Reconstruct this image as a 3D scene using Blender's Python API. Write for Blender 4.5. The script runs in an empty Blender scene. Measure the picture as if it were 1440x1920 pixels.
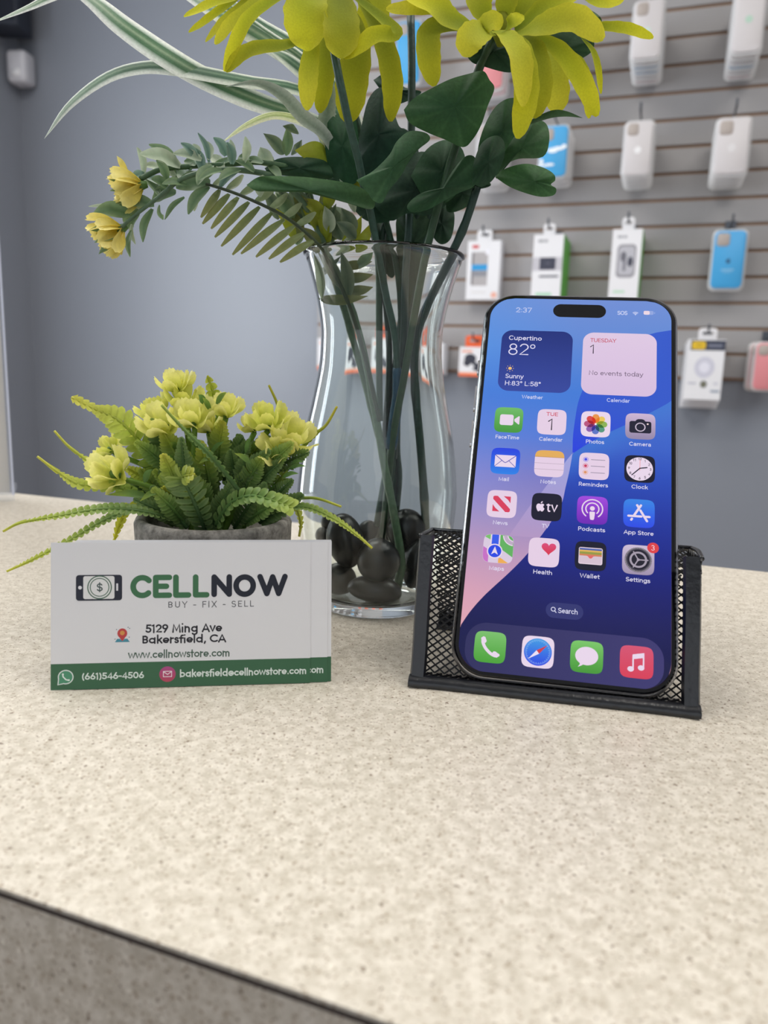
import bpy, math, random
from mathutils import Vector, Matrix
from mathutils.geometry import tessellate_polygon
random.seed(7)
scene = bpy.context.scene
COL = scene.collection

# ------------------------------------------------------------------ camera, world, light, exposure
F_PX = 1430.0                                   # focal length in pixels of the 1440 x 1920 frame
CAM = Vector((0.0, 0.0, 0.110))                 # counter top is z = 0
PITCH, ROLL = math.radians(10.5), math.radians(1.8)
_r0 = Vector((1, 0, 0)); _d0 = Vector((0, -math.sin(PITCH), -math.cos(PITCH)))
CF = Vector((0, math.cos(PITCH), -math.sin(PITCH)))
CR = math.cos(ROLL)*_r0 - math.sin(ROLL)*_d0
CD = math.cos(ROLL)*_d0 + math.sin(ROLL)*_r0
cd = bpy.data.cameras.new('camera'); cam = bpy.data.objects.new('camera', cd); COL.objects.link(cam)
cd.sensor_fit = 'VERTICAL'; cd.sensor_height = 36.0; cd.sensor_width = 27.0
cd.lens = F_PX*36.0/1920.0
cd.clip_start = 0.005; cd.clip_end = 50
cd.dof.use_dof = True; cd.dof.focus_distance = 0.30; cd.dof.aperture_fstop = 12.5
cam.matrix_world = Matrix(((CR.x, -CD.x, -CF.x, CAM.x), (CR.y, -CD.y, -CF.y, CAM.y), (CR.z, -CD.z, -CF.z, CAM.z), (0, 0, 0, 1)))
scene.camera = cam
scene.view_settings.view_transform = 'Standard'
scene.view_settings.look = 'None'
scene.view_settings.gamma = 1.0
scene.view_settings.use_curve_mapping = False
scene.view_settings.exposure = 0.0

world = bpy.data.worlds.new('world'); scene.world = world; world.use_nodes = True
world.node_tree.nodes['Background'].inputs[0].default_value = (0.62, 0.72, 0.85, 1)
world.node_tree.nodes['Background'].inputs[1].default_value = 0.6

# the shop room is turned with respect to the camera: WS runs along the slat wall, WN out of it
TH = math.radians(-19.5)
WS = Vector((math.cos(TH), math.sin(TH), 0)); WN = Vector((math.sin(TH), -math.cos(TH), 0))
W0 = Vector((0.8774, 2.2521, 0.0))
S_LEFT, S_RIGHT, D_FRONT, Z_FLOOR, Z_CEIL = -2.43, 2.1, 4.6, -1.0, 1.75
def room(s, d, z): return W0 + WS*s + WN*d + Vector((0, 0, z))

def area_light(name, loc, aim, sx, sy, power, color):
    l = bpy.data.lights.new(name, 'AREA'); l.shape = 'RECTANGLE'; l.size = sx; l.size_y = sy
    l.energy = power; l.color = color
    o = bpy.data.objects.new(name, l); COL.objects.link(o); o.location = loc
    o.rotation_euler = Vector(aim).to_track_quat('-Z', 'Y').to_euler()
    return o
# daylight through the shop window in the left wall, and through the shop front behind the camera
area_light('window_daylight', room(S_LEFT+0.03, 1.78, 0.58), WS, 1.0, 1.4, 40, (0.88, 0.94, 1.0))
area_light('glass_door_daylight', room(S_LEFT+0.03, 0.92, 0.20), WS, 0.24, 2.1, 8, (0.92, 0.96, 1.0))
area_light('shopfront_daylight', room(-0.2, D_FRONT-0.05, 0.75), -WN, 3.0, 1.5, 12, (0.88, 0.94, 1.0))
CEIL_SPOTS = [(-1.1, 1.45), (0.85, 1.45), (-1.1, 2.30), (0.85, 2.30)]
CEIL_POWER = 10

# ------------------------------------------------------------------ helpers
def lin(c):
    return tuple(((v/255.0)/12.92 if v/255.0 <= 0.04045 else ((v/255.0+0.055)/1.055)**2.4) for v in c[:3])
def mixc(a, b, t):
    t = max(0.0, min(1.0, t)); return tuple(a[i]+(b[i]-a[i])*t for i in range(3))
def ramp(stops, t):
    for (t0, c0), (t1, c1) in zip(stops, stops[1:]):
        if t <= t1: return mixc(c0, c1, (t-t0)/max(1e-9, t1-t0))
    return stops[-1][1]
def ray(x, y): return CR*((x-720)/F_PX) + CD*((y-960)/F_PX) + CF
def at(x, y, Y):                                  # the point seen at photo pixel x, y that stands Y metres in front of the camera
    d = ray(x, y); return CAM + d*(Y/d.y)
def ground(x, y, z=0.0):
    d = ray(x, y); return CAM + d*((z-CAM.z)/d.z)
def px2m(w, Y): return w*(Y*1.0)/F_PX
def spline(pts, n):                               # Catmull-Rom through tuples or Vectors
    P = [Vector(p) for p in pts]
    if len(P) == 2: return [P[0].lerp(P[1], i/n) for i in range(n+1)]
    out = []
    m = len(P)-1
    for i in range(n+1):
        u = i/n*m; k = min(int(u), m-1); f = u-k
        p1, p2 = P[k], P[k+1]
        p0 = P[k-1] if k > 0 else p1*2-p2
        p3 = P[k+2] if k+2 <= m else p2*2-p1
        out.append(0.5*((2*p1)+(p2-p0)*f+(2*p0-5*p1+4*p2-p3)*f*f+(3*p1-p0-3*p2+p3)*f**3))
    return out

class MB:
    """collects geometry of one mesh object (points in the space of its thing)"""
    def __init__(s): s.v = []; s.f = []; s.m = []; s.c = []
    def add(s, verts, faces, mat=0, col=(1, 1, 1)):
        b = len(s.v); s.v.extend([tuple(p) for p in verts])
        if callable(col): s.c.extend([col(Vector(p)) for p in verts])
        elif len(col) == len(verts) and not isinstance(col[0], (int, float)): s.c.extend(col)
        else: s.c.extend([col]*len(verts))
        for f in faces: s.f.append(tuple(b+i for i in f)); s.m.append(mat)
    def box(s, x0, x1, y0, y1, z0, z1, mat=0, col=(1, 1, 1)):
        s.add([(x, y, z) for z in (z0, z1) for y in (y0, y1) for x in (x0, x1)],
              [(0, 2, 3, 1), (4, 5, 7, 6), (0, 1, 5, 4), (2, 6, 7, 3), (0, 4, 6, 2), (1, 3, 7, 5)], mat, col)
    def tube(s, pts, r, n=8, mat=0, col=(1, 1, 1), cap=True):
        P = [Vector(p) for p in pts]; R = r if isinstance(r, (list, tuple)) else [r]*len(P)
        up = None; rings = []; cols = []
        for i, p in enumerate(P):
            t = (P[min(i+1, len(P)-1)]-P[max(i-1, 0)]).normalized()
            if up is None: up = Vector((0, 0, 1)) if abs(t.z) < 0.9 else Vector((1, 0, 0))
            a = t.cross(up)
            if a.length < 1e-6: a = t.orthogonal()
            a.normalize(); b = a.cross(t).normalized(); up = b
            rings += [p+(a*math.cos(2*math.pi*k/n)+b*math.sin(2*math.pi*k/n))*R[i] for k in range(n)]
            c = col(i/max(1, len(P)-1)) if callable(col) else col
            cols += [c]*n
        fs = [(i*n+k, i*n+(k+1) % n, (i+1)*n+(k+1) % n, (i+1)*n+k) for i in range(len(P)-1) for k in range(n)]
        if cap: fs += [tuple(reversed(range(n))), tuple(range((len(P)-1)*n, len(P)*n))]
        s.add(rings, fs, mat, cols)
    def lathe(s, prof, n=48, c=(0, 0, 0), mat=0, col=(1, 1, 1), closed=False):
        vs = []
        for r, z in prof:
            vs += [(c[0]+r*math.cos(2*math.pi*k/n), c[1]+r*math.sin(2*math.pi*k/n), c[2]+z) for k in range(n)]
        m = len(prof); fs = []
        for i in range(m if closed else m-1):
            j = (i+1) % m
            fs += [(i*n+k, i*n+(k+1) % n, j*n+(k+1) % n, j*n+k) for k in range(n)]
        if not closed:
            if prof[0][0] > 1e-6: fs.append(tuple(reversed(range(n))))
            if prof[-1][0] > 1e-6: fs.append(tuple(range((m-1)*n, m*n)))
        s.add(vs, fs, mat, col)
    def prism(s, outline, z0, z1, mat=0, col=(1, 1, 1)):
        n = len(outline)
        vs = [(x, y, z0) for x, y in outline]+[(x, y, z1) for x, y in outline]
        fs = [tuple(reversed(range(n))), tuple(range(n, 2*n))]+[(i, (i+1) % n, n+(i+1) % n, n+i) for i in range(n)]
        s.add(vs, fs, mat, col)
    def build(s, name, mats, parent=None, smooth=True, loc=None, sharp=None):
        off = Vector(loc) if loc is not None else Vector((0, 0, 0))
        me = bpy.data.meshes.new(name)
        me.from_pydata([tuple(Vector(p)-off) for p in s.v], [], s.f)
        for m in (mats if isinstance(mats, (list, tuple)) else [mats]): me.materials.append(m)
        me.polygons.foreach_set('material_index', s.m)
        ca = me.color_attributes.new('Col', 'FLOAT_COLOR', 'POINT')
        flat = []
        for c in s.c: flat += [c[0], c[1], c[2], 1.0]
        ca.data.foreach_set('color', flat)
        if smooth:
            me.polygons.foreach_set('use_smooth', [True]*len(s.f))
            if sharp: me.set_sharp_from_angle(angle=math.radians(sharp))
        me.update()
        o = bpy.data.objects.new(name, me); COL.objects.link(o)
        if parent is not None: o.parent = parent
        elif loc is not None: o.location = off
        return o

def tag(o, label, cat, group=None):
    o['label'] = label; o['category'] = cat
    if group: o['group'] = group
    return o
def thing(name, label, cat, loc=(0, 0, 0), rot=None, group=None, matrix=None):
    o = bpy.data.objects.new(name, None); COL.objects.link(o); o.empty_display_size = 0.02
    if matrix is not None: o.matrix_world = matrix
    else:
        o.location = loc
        if rot: o.rotation_euler = rot
    return tag(o, label, cat, group)
def struct(o): o['kind'] = 'structure'; return o
def dup(root, label=None, group=None):
    r = root.copy(); COL.objects.link(r)
    if label: r['label'] = label
    if group: r['group'] = group
    def kids(src, dst):
        for ch in list(src.children):
            c = ch.copy(); COL.objects.link(c); c.parent = dst; kids(ch, c)
    kids(root, r); return r

# ------------------------------------------------------------------ materials
def new_mat(name):
    m = bpy.data.materials.new(name); m.use_nodes = True
    nt = m.node_tree; return m, nt, nt.nodes['Principled BSDF']
def mat(name, rgb, rough=0.5, metal=0.0, spec=0.5, **kw):
    m, nt, b = new_mat(name)
    b.inputs['Base Color'].default_value = (*lin(rgb), 1); b.inputs['Roughness'].default_value = rough
    b.inputs['Metallic'].default_value = metal; b.inputs['Specular IOR Level'].default_value = spec
    for k, v in kw.items(): b.inputs[k].default_value = v
    return m
def vc_mat(name, rough=0.5, spec=0.4, translucent=0.0, noise=0.0, nscale=400, bump=0.0):
    """surface whose own colour is stored per vertex"""
    m, nt, b = new_mat(name)
    a = nt.nodes.new('ShaderNodeAttribute'); a.attribute_name = 'Col'
    src = a.outputs['Color']
    if noise or bump:
        tc = nt.nodes.new('ShaderNodeTexCoord')
        n = nt.nodes.new('ShaderNodeTexNoise'); n.inputs['Scale'].default_value = nscale; n.inputs['Detail'].default_value = 3
        nt.links.new(tc.outputs['Object'], n.inputs['Vector'])
        if noise:
            mp = nt.nodes.new('ShaderNodeMapRange'); mp.inputs[1].default_value = 0.3; mp.inputs[2].default_value = 0.7
            mp.inputs[3].default_value = 1-noise; mp.inputs[4].default_value = 1+noise
            nt.links.new(n.outputs['Fac'], mp.inputs[0])
            mx = nt.nodes.new('ShaderNodeVectorMath'); mx.operation = 'SCALE'
            nt.links.new(src, mx.inputs[0]); nt.links.new(mp.outputs[0], mx.inputs['Scale']); src = mx.outputs[0]
        if bump:
            bp = nt.nodes.new('ShaderNodeBump'); bp.inputs['Strength'].default_value = bump; bp.inputs['Distance'].default_value = 0.0005
            nt.links.new(n.outputs['Fac'], bp.inputs['Height']); nt.links.new(bp.outputs[0], b.inputs['Normal'])
    nt.links.new(src, b.inputs['Base Color'])
    b.inputs['Roughness'].default_value = rough; b.inputs['Specular IOR Level'].default_value = spec
    if translucent:
        tr = nt.nodes.new('ShaderNodeBsdfTranslucent'); nt.links.new(src, tr.inputs['Color'])
        ms = nt.nodes.new('ShaderNodeMixShader'); ms.inputs[0].default_value = translucent
        nt.links.new(b.outputs[0], ms.inputs[1]); nt.links.new(tr.outputs[0], ms.inputs[2])
        nt.links.new(ms.outputs[0], nt.nodes['Material Output'].inputs[0])
    return m
def glow_mat(name, strength=1.0, rough=0.08):
    """a lit display: its picture is the light it gives off, under smooth glass"""
    m, nt, b = new_mat(name)
    a = nt.nodes.new('ShaderNodeAttribute'); a.attribute_name = 'Col'
    b.inputs['Base Color'].default_value = (0.002, 0.002, 0.003, 1)
    nt.links.new(a.outputs['Color'], b.inputs['Emission Color'])
    b.inputs['Emission Strength'].default_value = strength; b.inputs['Roughness'].default_value = rough
    b.inputs['Specular IOR Level'].default_value = 0.35
    return m

# ------------------------------------------------------------------ flat printing (cards, packs, display)
class Print(MB):
    """ink laid in thin layers on a flat face; x right, y up, z out of the face"""
    def __init__(s, z=2e-5, dz=2e-6, k=1.0, ox=0.0, oy=0.0, flip=False):
        super().__init__(); s.z = z; s.dz = dz; s.k = k; s.ox = ox; s.oy = oy; s.fl = -1 if flip else 1
    def _t(s, x, y): return (s.ox+x*s.k, s.oy+s.fl*y*s.k, s.z)
    def poly(s, pts, col):
        s.z += s.dz
        tr = tessellate_polygon([[Vector((x, y, 0)) for x, y in pts]])
        cc = [lin(col(x, y)) if callable(col) else lin(col) for x, y in pts]
        def area(t):
            (ax, ay), (bx, by), (cx, cy) = [pts[i] for i in t]
            return (bx-ax)*(cy-ay)-(cx-ax)*(by-ay)
        fs = [t if area(t)*s.fl > 0 else (t[0], t[2], t[1]) for t in tr]
        s.add([s._t(x, y) for x, y in pts], fs, 0, cc)
    def grid(s, rows, col):                       # rows of equally many points
        s.z += s.dz
        n = len(rows[0]); vs = [s._t(x, y) for r in rows for x, y in r]; cc = [lin(col(x, y)) for r in rows for x, y in r]
        fs = [(i*n+j, i*n+j+1, (i+1)*n+j+1, (i+1)*n+j) for i in range(len(rows)-1) for j in range(n-1)]
        if (rows[1][0][1]-rows[0][0][1])*s.fl < 0: fs = [tuple(reversed(f)) for f in fs]
        s.add(vs, fs, 0, cc)
    def ell(s, cx, cy, rx, ry=None, col=(0, 0, 0), n=36):
        ry = ry or rx
        s.poly([(cx+rx*math.cos(2*math.pi*i/n), cy+ry*math.sin(2*math.pi*i/n)) for i in range(n)], col)
    def rrect(s, x0, y0, x1, y1, r, col, n=7):
        s.poly(rr_outline(x0, y0, x1, y1, r, n), col)
    def stroke(s, pts, w, col, caps=True, closed=False):
        h = w/2; P = [Vector(p) for p in pts]
        if closed: P = P+[P[0], P[1]]
        s.z += s.dz
        L = []; R = []
        for i, p in enumerate(P):
            a = (p-P[i-1]).normalized() if i > 0 else None
            b = (P[i+1]-p).normalized() if i < len(P)-1 else None
            if a is None: a = b
            if b is None: b = a
            na = Vector((-a.y, a.x)); nb = Vector((-b.y, b.x)); m = na+nb
            if m.length < 1e-6: m = na
            m.normalize(); l = h/max(0.70, m.dot(na))
            L.append(p+m*l); R.append(p-m*l)
        n = len(P); vs = [s._t(*q) for q in L]+[s._t(*q) for q in R]
        fs = [(i, n+i, n+i+1, i+1) if s.fl > 0 else (i, i+1, n+i+1, n+i) for i in range(n-1)]
        s.add(vs, fs, 0, lin(col))
        if caps and not closed:
            for p in (P[0], P[-1]): s.ell(p.x, p.y, h, h, col, 14)
    def arc(s, cx, cy, r, a0, a1, w, col, caps=True, ry=None, n=22):
        ry = ry or r
        s.stroke([(cx+r*math.cos(math.radians(a0+(a1-a0)*i/n)), cy+ry*math.sin(math.radians(a0+(a1-a0)*i/n))) for i in range(n+1)], w, col, caps)
    def ring(s, cx, cy, r, w, col): s.arc(cx, cy, r, 0, 360, w, col, False, n=40)
    def text(s, txt, x0, yb, x1, col, weight=0.13, cap=None):
        """sans lettering for displays, fitted between x0 and x1 with its baseline at yb"""
        tot = sum(SANS[c][0] for c in txt)-.12
        kx = (x1-x0)/tot; cap = cap or kx*1.0; x = x0-.06*kx; z0 = s.z
        for c in txt:
            adv, st = SANS[c]; s.z = z0
            for path in st: s.stroke([(x+px*kx, yb+s.fl*py*cap) for px, py in path], weight*cap, col, True)
            x += adv*kx
        s.z = z0+24*s.dz
def rr_outline(x0, y0, x1, y1, r, n=7):
    out = []
    for cx, cy, a in ((x1-r, y1-r, 0), (x0+r, y1-r, 90), (x0+r, y0+r, 180), (x1-r, y0+r, 270)):
        out += [(cx+r*math.cos(math.radians(a+90*i/n)), cy+r*math.sin(math.radians(a+90*i/n))) for i in range(n+1)]
    return out
def sq_outline(cx, cy, h, p=5.0, n=48):           # rounded-square outline of an app icon
    out = []
    for i in range(n):
        a = 2*math.pi*i/n; c, si = math.cos(a), math.sin(a)
        out.append((cx+h*math.copysign(abs(c)**(2/p), c), cy+h*math.copysign(abs(si)**(2/p), si)))
    return out

# geometric sans letters for the business card: centre lines in units of the capital height
def _a(cx, cy, r, a0, a1, ry=None, n=14):
    ry = ry or r
    return [(cx+r*math.cos(math.radians(a0+(a1-a0)*i/n)), cy+ry*math.sin(math.radians(a0+(a1-a0)*i/n))) for i in range(n+1)]
_o = _a(.35, .35, .27, 0, 360, n=24)
GLYPH = {
 'a': (.78, [_o, [(.62, 0), (.62, .70)]]), 'b': (.74, [[(.10, 0), (.10, 1.05)], _o]), 'c': (.62, [_a(.35, .35, .27, 48, 312)]),
 'd': (.78, [_o, [(.62, 0), (.62, 1.05)]]), 'e': (.70, [[(.10, .33), (.61, .33)], _a(.35, .35, .27, -3, 308)]),
 'f': (.42, [[(.18, 0), (.18, .80)]+_a(.36, .80, .18, 180, 80), [(.02, .62), (.40, .62)]]),
 'g': (.78, [_o, [(.62, .70), (.62, -.06)]+_a(.36, -.06, .26, 0, -145)]), 'i': (.24, [[(.10, 0), (.10, .60)], [(.10, 1.0), (.10, 1.02)]]),
 'k': (.58, [[(.10, 0), (.10, 1.05)], [(.12, .30), (.50, .68)], [(.26, .42), (.53, .02)]]), 'l': (.24, [[(.10, 0), (.10, 1.05)]]),
 'm': (1.0, [[(.10, 0), (.10, .70)], _a(.29, .43, .19, 180, 0)+[(.48, 0)], _a(.67, .43, .19, 180, 0)+[(.86, 0)]]),
 'n': (.68, [[(.10, 0), (.10, .70)], _a(.31, .41, .21, 180, 0)+[(.52, 0)]]), 'o': (.70, [_o]),
 'r': (.42, [[(.10, 0), (.10, .70)], _a(.32, .40, .22, 180, 75)]),
 's': (.50, [_a(.25, .51, .145, 25, 270, n=10)+_a(.25, .205, .165, 90, -155, n=10)]),
 't': (.40, [[(.18, 0), (.18, .95)], [(.02, .62), (.36, .62)]]), 'v': (.56, [[(.03, .70), (.28, .04), (.53, .70)]]),
 'w': (.88, [[(.03, .70), (.23, .04), (.44, .64), (.65, .04), (.85, .70)]]),
 '@': (.74, [_a(.36, .34, .30, -35, 290), [(.46, .34), (.56, .26), (.66, .34)], _a(.36, .34, .08, 0, 360)]),
 '0': (.70, [_a(.35, .5, .26, 0, 360, .42, 26)]), '1': (.36, [[(.04, .84), (.20, .93), (.20, 0)]]),
 '2': (.62, [_a(.30, .68, .24, 165, -40)+[(.08, .08), (.58, .08)]]), '4': (.68, [[(.48, 0), (.48, .92), (.06, .26), (.64, .26)]]),
 '5': (.62, [[(.54, .92), (.17, .92), (.13, .53)]+_a(.29, .32, .25, 118, -150)]),
 '6': (.64, [_a(.32, .30, .24, 0, 360, n=24), [(.40, .96), (.11, .42)]]), '9': (.64, [_a(.32, .68, .24, 0, 360, n=24), [(.24, .02), (.53, .56)]]),
 '(': (.32, [_a(.52, .42, .42, 135, 225, .72)]), ')': (.32, [_a(-.20, .42, .42, 45, -45, .72)]),
 '-': (.40, [[(.05, .40), (.35, .40)]]), '.': (.28, [[(.14, .06), (.14, .10)]]), ',': (.26, [[(.14, .10), (.07, -.14)]]), ' ': (.30, []),
 'M': (.96, [[(.10, 0), (.18, .94), (.48, .18), (.78, .94), (.86, 0)]]), 'A': (.80, [[(.04, 0), (.40, .94), (.76, 0)], [(.17, .28), (.63, .28)]]),
 'B': (.64, [[(.10, .08), (.10, .92), (.30, .92)]+_a(.30, .71, .21, 90, -90, n=10)+[(.12, .50)], _a(.32, .29, .21, 90, -90, n=10)+[(.10, .08)]]),
 'C': (.86, [_a(.49, .5, .42, 47, 313, n=20)]), 'U': (.70, [[(.10, .97)]+_a(.35, .33, .25, 180, 360)+[(.60, .97)]]),
 'Y': (.68, [[(.05, .97), (.34, .48), (.63, .97)], [(.34, .48), (.34, 0)]]), 'F': (.56, [[(.10, 0), (.10, .93), (.52, .93)], [(.10, .50), (.46, .50)]]),
 'I': (.22, [[(.10, 0), (.10, .97)]]), 'X': (.68, [[(.05, 0), (.61, .97)], [(.05, .97), (.61, 0)]]),
 'S': (.60, [_a(.30, .70, .22, 30, 270, n=12)+_a(.30, .26, .24, 90, -155, n=12)]), 'E': (.58, [[(.52, .07), (.10, .07), (.10, .93), (.52, .93)], [(.10, .50), (.46, .50)]]),
 'L': (.54, [[(.10, .97), (.10, .07), (.50, .07)]]),
}
def letters(pr, s, x0, yb, x1, cap, w, col, track=0.0, caps=True):
    tot = sum(GLYPH[c][0]+track for c in s)-track
    kx = (x1-x0)/tot; x = x0; z0 = pr.z
    for c in s:
        adv, st = GLYPH[c]; pr.z = z0
        for path in st:
            pr.stroke([(x+px*kx, yb+py*cap) for px, py in path], w, col, caps)
        x += (adv+track)*kx
    pr.z = z0+2e-6

# plain sans letters for the display
_r = _a(.36, .36, .25, 0, 360, .30, 22)
SANS = {
 'a': (.66, [_a(.32, .50, .20, 160, 0, .19)+[(.52, .02)], [(.52, .40), (.30, .37)]+_a(.28, .20, .18, 105, 300, .17, 12)+[(.52, .20)]]),
 'b': (.72, [[(.12, .02), (.12, 1.03)], _a(.36, .36, .24, 0, 360, .30, 22)]), 'c': (.64, [_a(.36, .36, .25, 48, 312, .30)]), 'd': (.74, [_a(.36, .36, .25, 0, 360, .30, 22), [(.62, .02), (.62, 1.03)]]),
 'e': (.68, [[(.12, .38), (.58, .38)], _a(.35, .36, .24, 4, 312, .30)]), 'f': (.42, [[(.20, .02), (.20, .84)]+_a(.34, .84, .14, 180, 90, .15), [(.04, .66), (.38, .66)]]),
 'g': (.74, [_a(.36, .36, .25, 0, 360, .30, 22), [(.62, .68), (.62, -.04)]+_a(.37, -.04, .25, 0, -150, .20)]), 'h': (.70, [[(.12, .02), (.12, 1.03)], _a(.34, .42, .22, 180, 0, .24)+[(.56, .02)]]),
 'i': (.28, [[(.14, .02), (.14, .68)], [(.14, .92), (.14, .94)]]), 'k': (.62, [[(.12, .02), (.12, 1.03)], [(.13, .28), (.50, .66)], [(.27, .42), (.55, .02)]]), 'l': (.28, [[(.14, .02), (.14, 1.03)]]),
 'm': (1.06, [[(.12, .02), (.12, .68)], _a(.31, .45, .19, 180, 0, .21)+[(.50, .02)], _a(.69, .45, .19, 180, 0, .21)+[(.88, .02)]]), 'n': (.70, [[(.12, .02), (.12, .68)], _a(.34, .42, .22, 180, 0, .24)+[(.56, .02)]]),
 'o': (.72, [_r]), 'p': (.73, [[(.12, -.25), (.12, .68)], _a(.37, .36, .25, 0, 360, .30, 22)]), 'r': (.45, [[(.12, .02), (.12, .68)], _a(.34, .40, .22, 180, 80, .26)]),
 's': (.58, [_a(.29, .51, .18, 30, 270, .15, 10)+_a(.29, .20, .20, 90, -155, .17, 10)]), 't': (.43, [[(.20, .90), (.20, .18)]+_a(.33, .17, .13, 180, 275, .13, 6), [(.05, .66), (.38, .66)]]),
 'u': (.70, [[(.12, .68)]+_a(.34, .28, .22, 180, 360, .25)+[(.56, .68)], [(.56, .68), (.56, .02)]]), 'v': (.62, [[(.06, .68), (.31, .03), (.56, .68)]]), 'w': (.94, [[(.06, .68), (.26, .03), (.47, .66), (.68, .03), (.88, .68)]]),
 'y': (.62, [[(.06, .68), (.31, .05)], [(.56, .68), (.27, -.12), (.20, -.21), (.08, -.22)]]), ' ': (.34, []), ':': (.30, [[(.15, .12), (.15, .13)], [(.15, .60), (.15, .61)]]), '\u00b0': (.44, [_a(.22, .82, .14, 0, 360)]),
 'A': (.82, [[(.05, .02), (.41, .97), (.77, .02)], [(.18, .33), (.64, .33)]]), 'C': (.88, [_a(.47, .5, .36, 45, 315, .46, 20)]), 'D': (.84, [[(.13, .04), (.13, .96), (.36, .96)]+_a(.36, .5, .38, 90, -90, .46, 16)+[(.13, .04)]]),
 'E': (.66, [[(.58, .04), (.13, .04), (.13, .96), (.58, .96)], [(.13, .51), (.54, .51)]]), 'F': (.63, [[(.13, .02), (.13, .96), (.57, .96)], [(.13, .49), (.53, .49)]]), 'H': (.86, [[(.13, .02), (.13, .98)], [(.73, .02), (.73, .98)], [(.13, .5), (.73, .5)]]),
 'L': (.64, [[(.13, .98), (.13, .04), (.57, .04)]]), 'M': (1.0, [[(.13, .02), (.13, .96), (.50, .10), (.87, .96), (.87, .02)]]), 'N': (.86, [[(.13, .02), (.13, .97), (.73, .03), (.73, .98)]]), 'O': (.94, [_a(.47, .5, .38, 0, 360, .46, 28)]),
 'P': (.70, [[(.13, .02), (.13, .96), (.38, .96)]+_a(.38, .70, .24, 90, -90, .26)+[(.13, .44)]]), 'R': (.74, [[(.13, .02), (.13, .96), (.38, .96)]+_a(.38, .71, .24, 90, -90, .25)+[(.13, .46)], [(.40, .46), (.66, .02)]]),
 'S': (.72, [_a(.36, .725, .24, 30, 270, .235, 12)+_a(.36, .26, .27, 90, -155, .23, 12)]), 'T': (.72, [[(.06, .96), (.66, .96)], [(.36, .96), (.36, .02)]]), 'U': (.84, [[(.13, .98)]+_a(.42, .34, .29, 180, 360, .31)+[(.71, .98)]]),
 'V': (.80, [[(.05, .98), (.40, .03), (.75, .98)]]), 'W': (1.14, [[(.05, .98), (.30, .04), (.57, .96), (.84, .04), (1.09, .98)]]), 'Y': (.76, [[(.05, .98), (.38, .46), (.71, .98)], [(.38, .46), (.38, .02)]]),
 '0': (.72, [_a(.36, .5, .26, 0, 360, .46, 26)]), '1': (.50, [[(.08, .74), (.30, .95), (.30, .02)]]), '2': (.70, [_a(.35, .70, .25, 165, -30, .26)+[(.10, .05), (.62, .05)]]), '3': (.72, [_a(.34, .73, .23, 150, -90, .23, 14), _a(.34, .27, .26, 90, -150, .23, 14)]),
 '4': (.74, [[(.52, .02), (.52, .95), (.08, .28), (.68, .28)]]), '5': (.70, [[(.58, .95), (.18, .95), (.14, .52)]+_a(.34, .33, .26, 120, -150, .29)]), '6': (.72, [_a(.36, .32, .25, 0, 360, .28, 22), [(.50, .96), (.12, .40)]]),
 '7': (.66, [[(.06, .95), (.60, .95), (.24, .02)]]), '8': (.72, [_a(.36, .73, .21, 0, 360, .22, 20), _a(.36, .27, .26, 0, 360, .24, 22)]), '9': (.72, [_a(.36, .68, .25, 0, 360, .28, 22), [(.60, .60), (.22, .04)]]),
}
# ------------------------------------------------------------------ the shop room
def paint_mat(name, rgb, rough, spec=0.5):
    m, nt, b = new_mat(name)
    tc = nt.nodes.new('ShaderNodeTexCoord'); n = nt.nodes.new('ShaderNodeTexNoise')
    n.inputs['Scale'].default_value = 220; n.inputs['Detail'].default_value = 2
    bp = nt.nodes.new('ShaderNodeBump'); bp.inputs['Strength'].default_value = 0.12; bp.inputs['Distance'].default_value = 0.001
    nt.links.new(tc.outputs['Object'], n.inputs['Vector']); nt.links.new(n.outputs['Fac'], bp.inputs['Height']); nt.links.new(bp.outputs[0], b.inputs['Normal'])
    b.inputs['Base Color'].default_value = (*lin(rgb), 1); b.inputs['Roughness'].default_value = rough; b.inputs['Specular IOR Level'].default_value = spec
    return m
M_WALL = paint_mat('grey_wall_paint', (136, 141, 151), 0.36, 0.5)
M_FLOOR = paint_mat('beige_vinyl_floor', (172, 156, 144), 0.5)
M_CEIL = paint_mat('white_ceiling', (222, 222, 220), 0.8)
M_SIDE = paint_mat('pale_wall_paint', (176, 178, 184), 0.6)

ROOM_ORIGIN = room(0, 0, 0)
def slab(name, s0, s1, d0, d1, z0, z1, m):
    mb = MB(); mb.box(s0, s1, -d1, -d0, z0, z1); o = mb.build(name, m, smooth=False)
    o.location = ROOM_ORIGIN; o.rotation_euler = (0, 0, TH); return struct(o)
T = 0.10
slab('floor', S_LEFT-T, S_RIGHT+T, -T-0.02, D_FRONT+T, Z_FLOOR-T, Z_FLOOR, M_FLOOR)
slab('ceiling', S_LEFT-T, S_RIGHT+T, -T-0.02, D_FRONT+T, Z_CEIL, Z_CEIL+T, M_CEIL)
slab('wall_back', S_LEFT-T, S_RIGHT+T, -0.018-T, -0.018, Z_FLOOR, Z_CEIL, M_WALL)
slab('wall_left', S_LEFT-T, S_LEFT, -0.018, D_FRONT, Z_FLOOR, Z_CEIL, M_WALL)
slab('wall_right', S_RIGHT, S_RIGHT+T, -0.018, D_FRONT, Z_FLOOR, Z_CEIL, M_SIDE)
slab('wall_front', S_LEFT-T, S_RIGHT+T, D_FRONT, D_FRONT+T, Z_FLOOR, Z_CEIL, M_SIDE)

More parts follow.
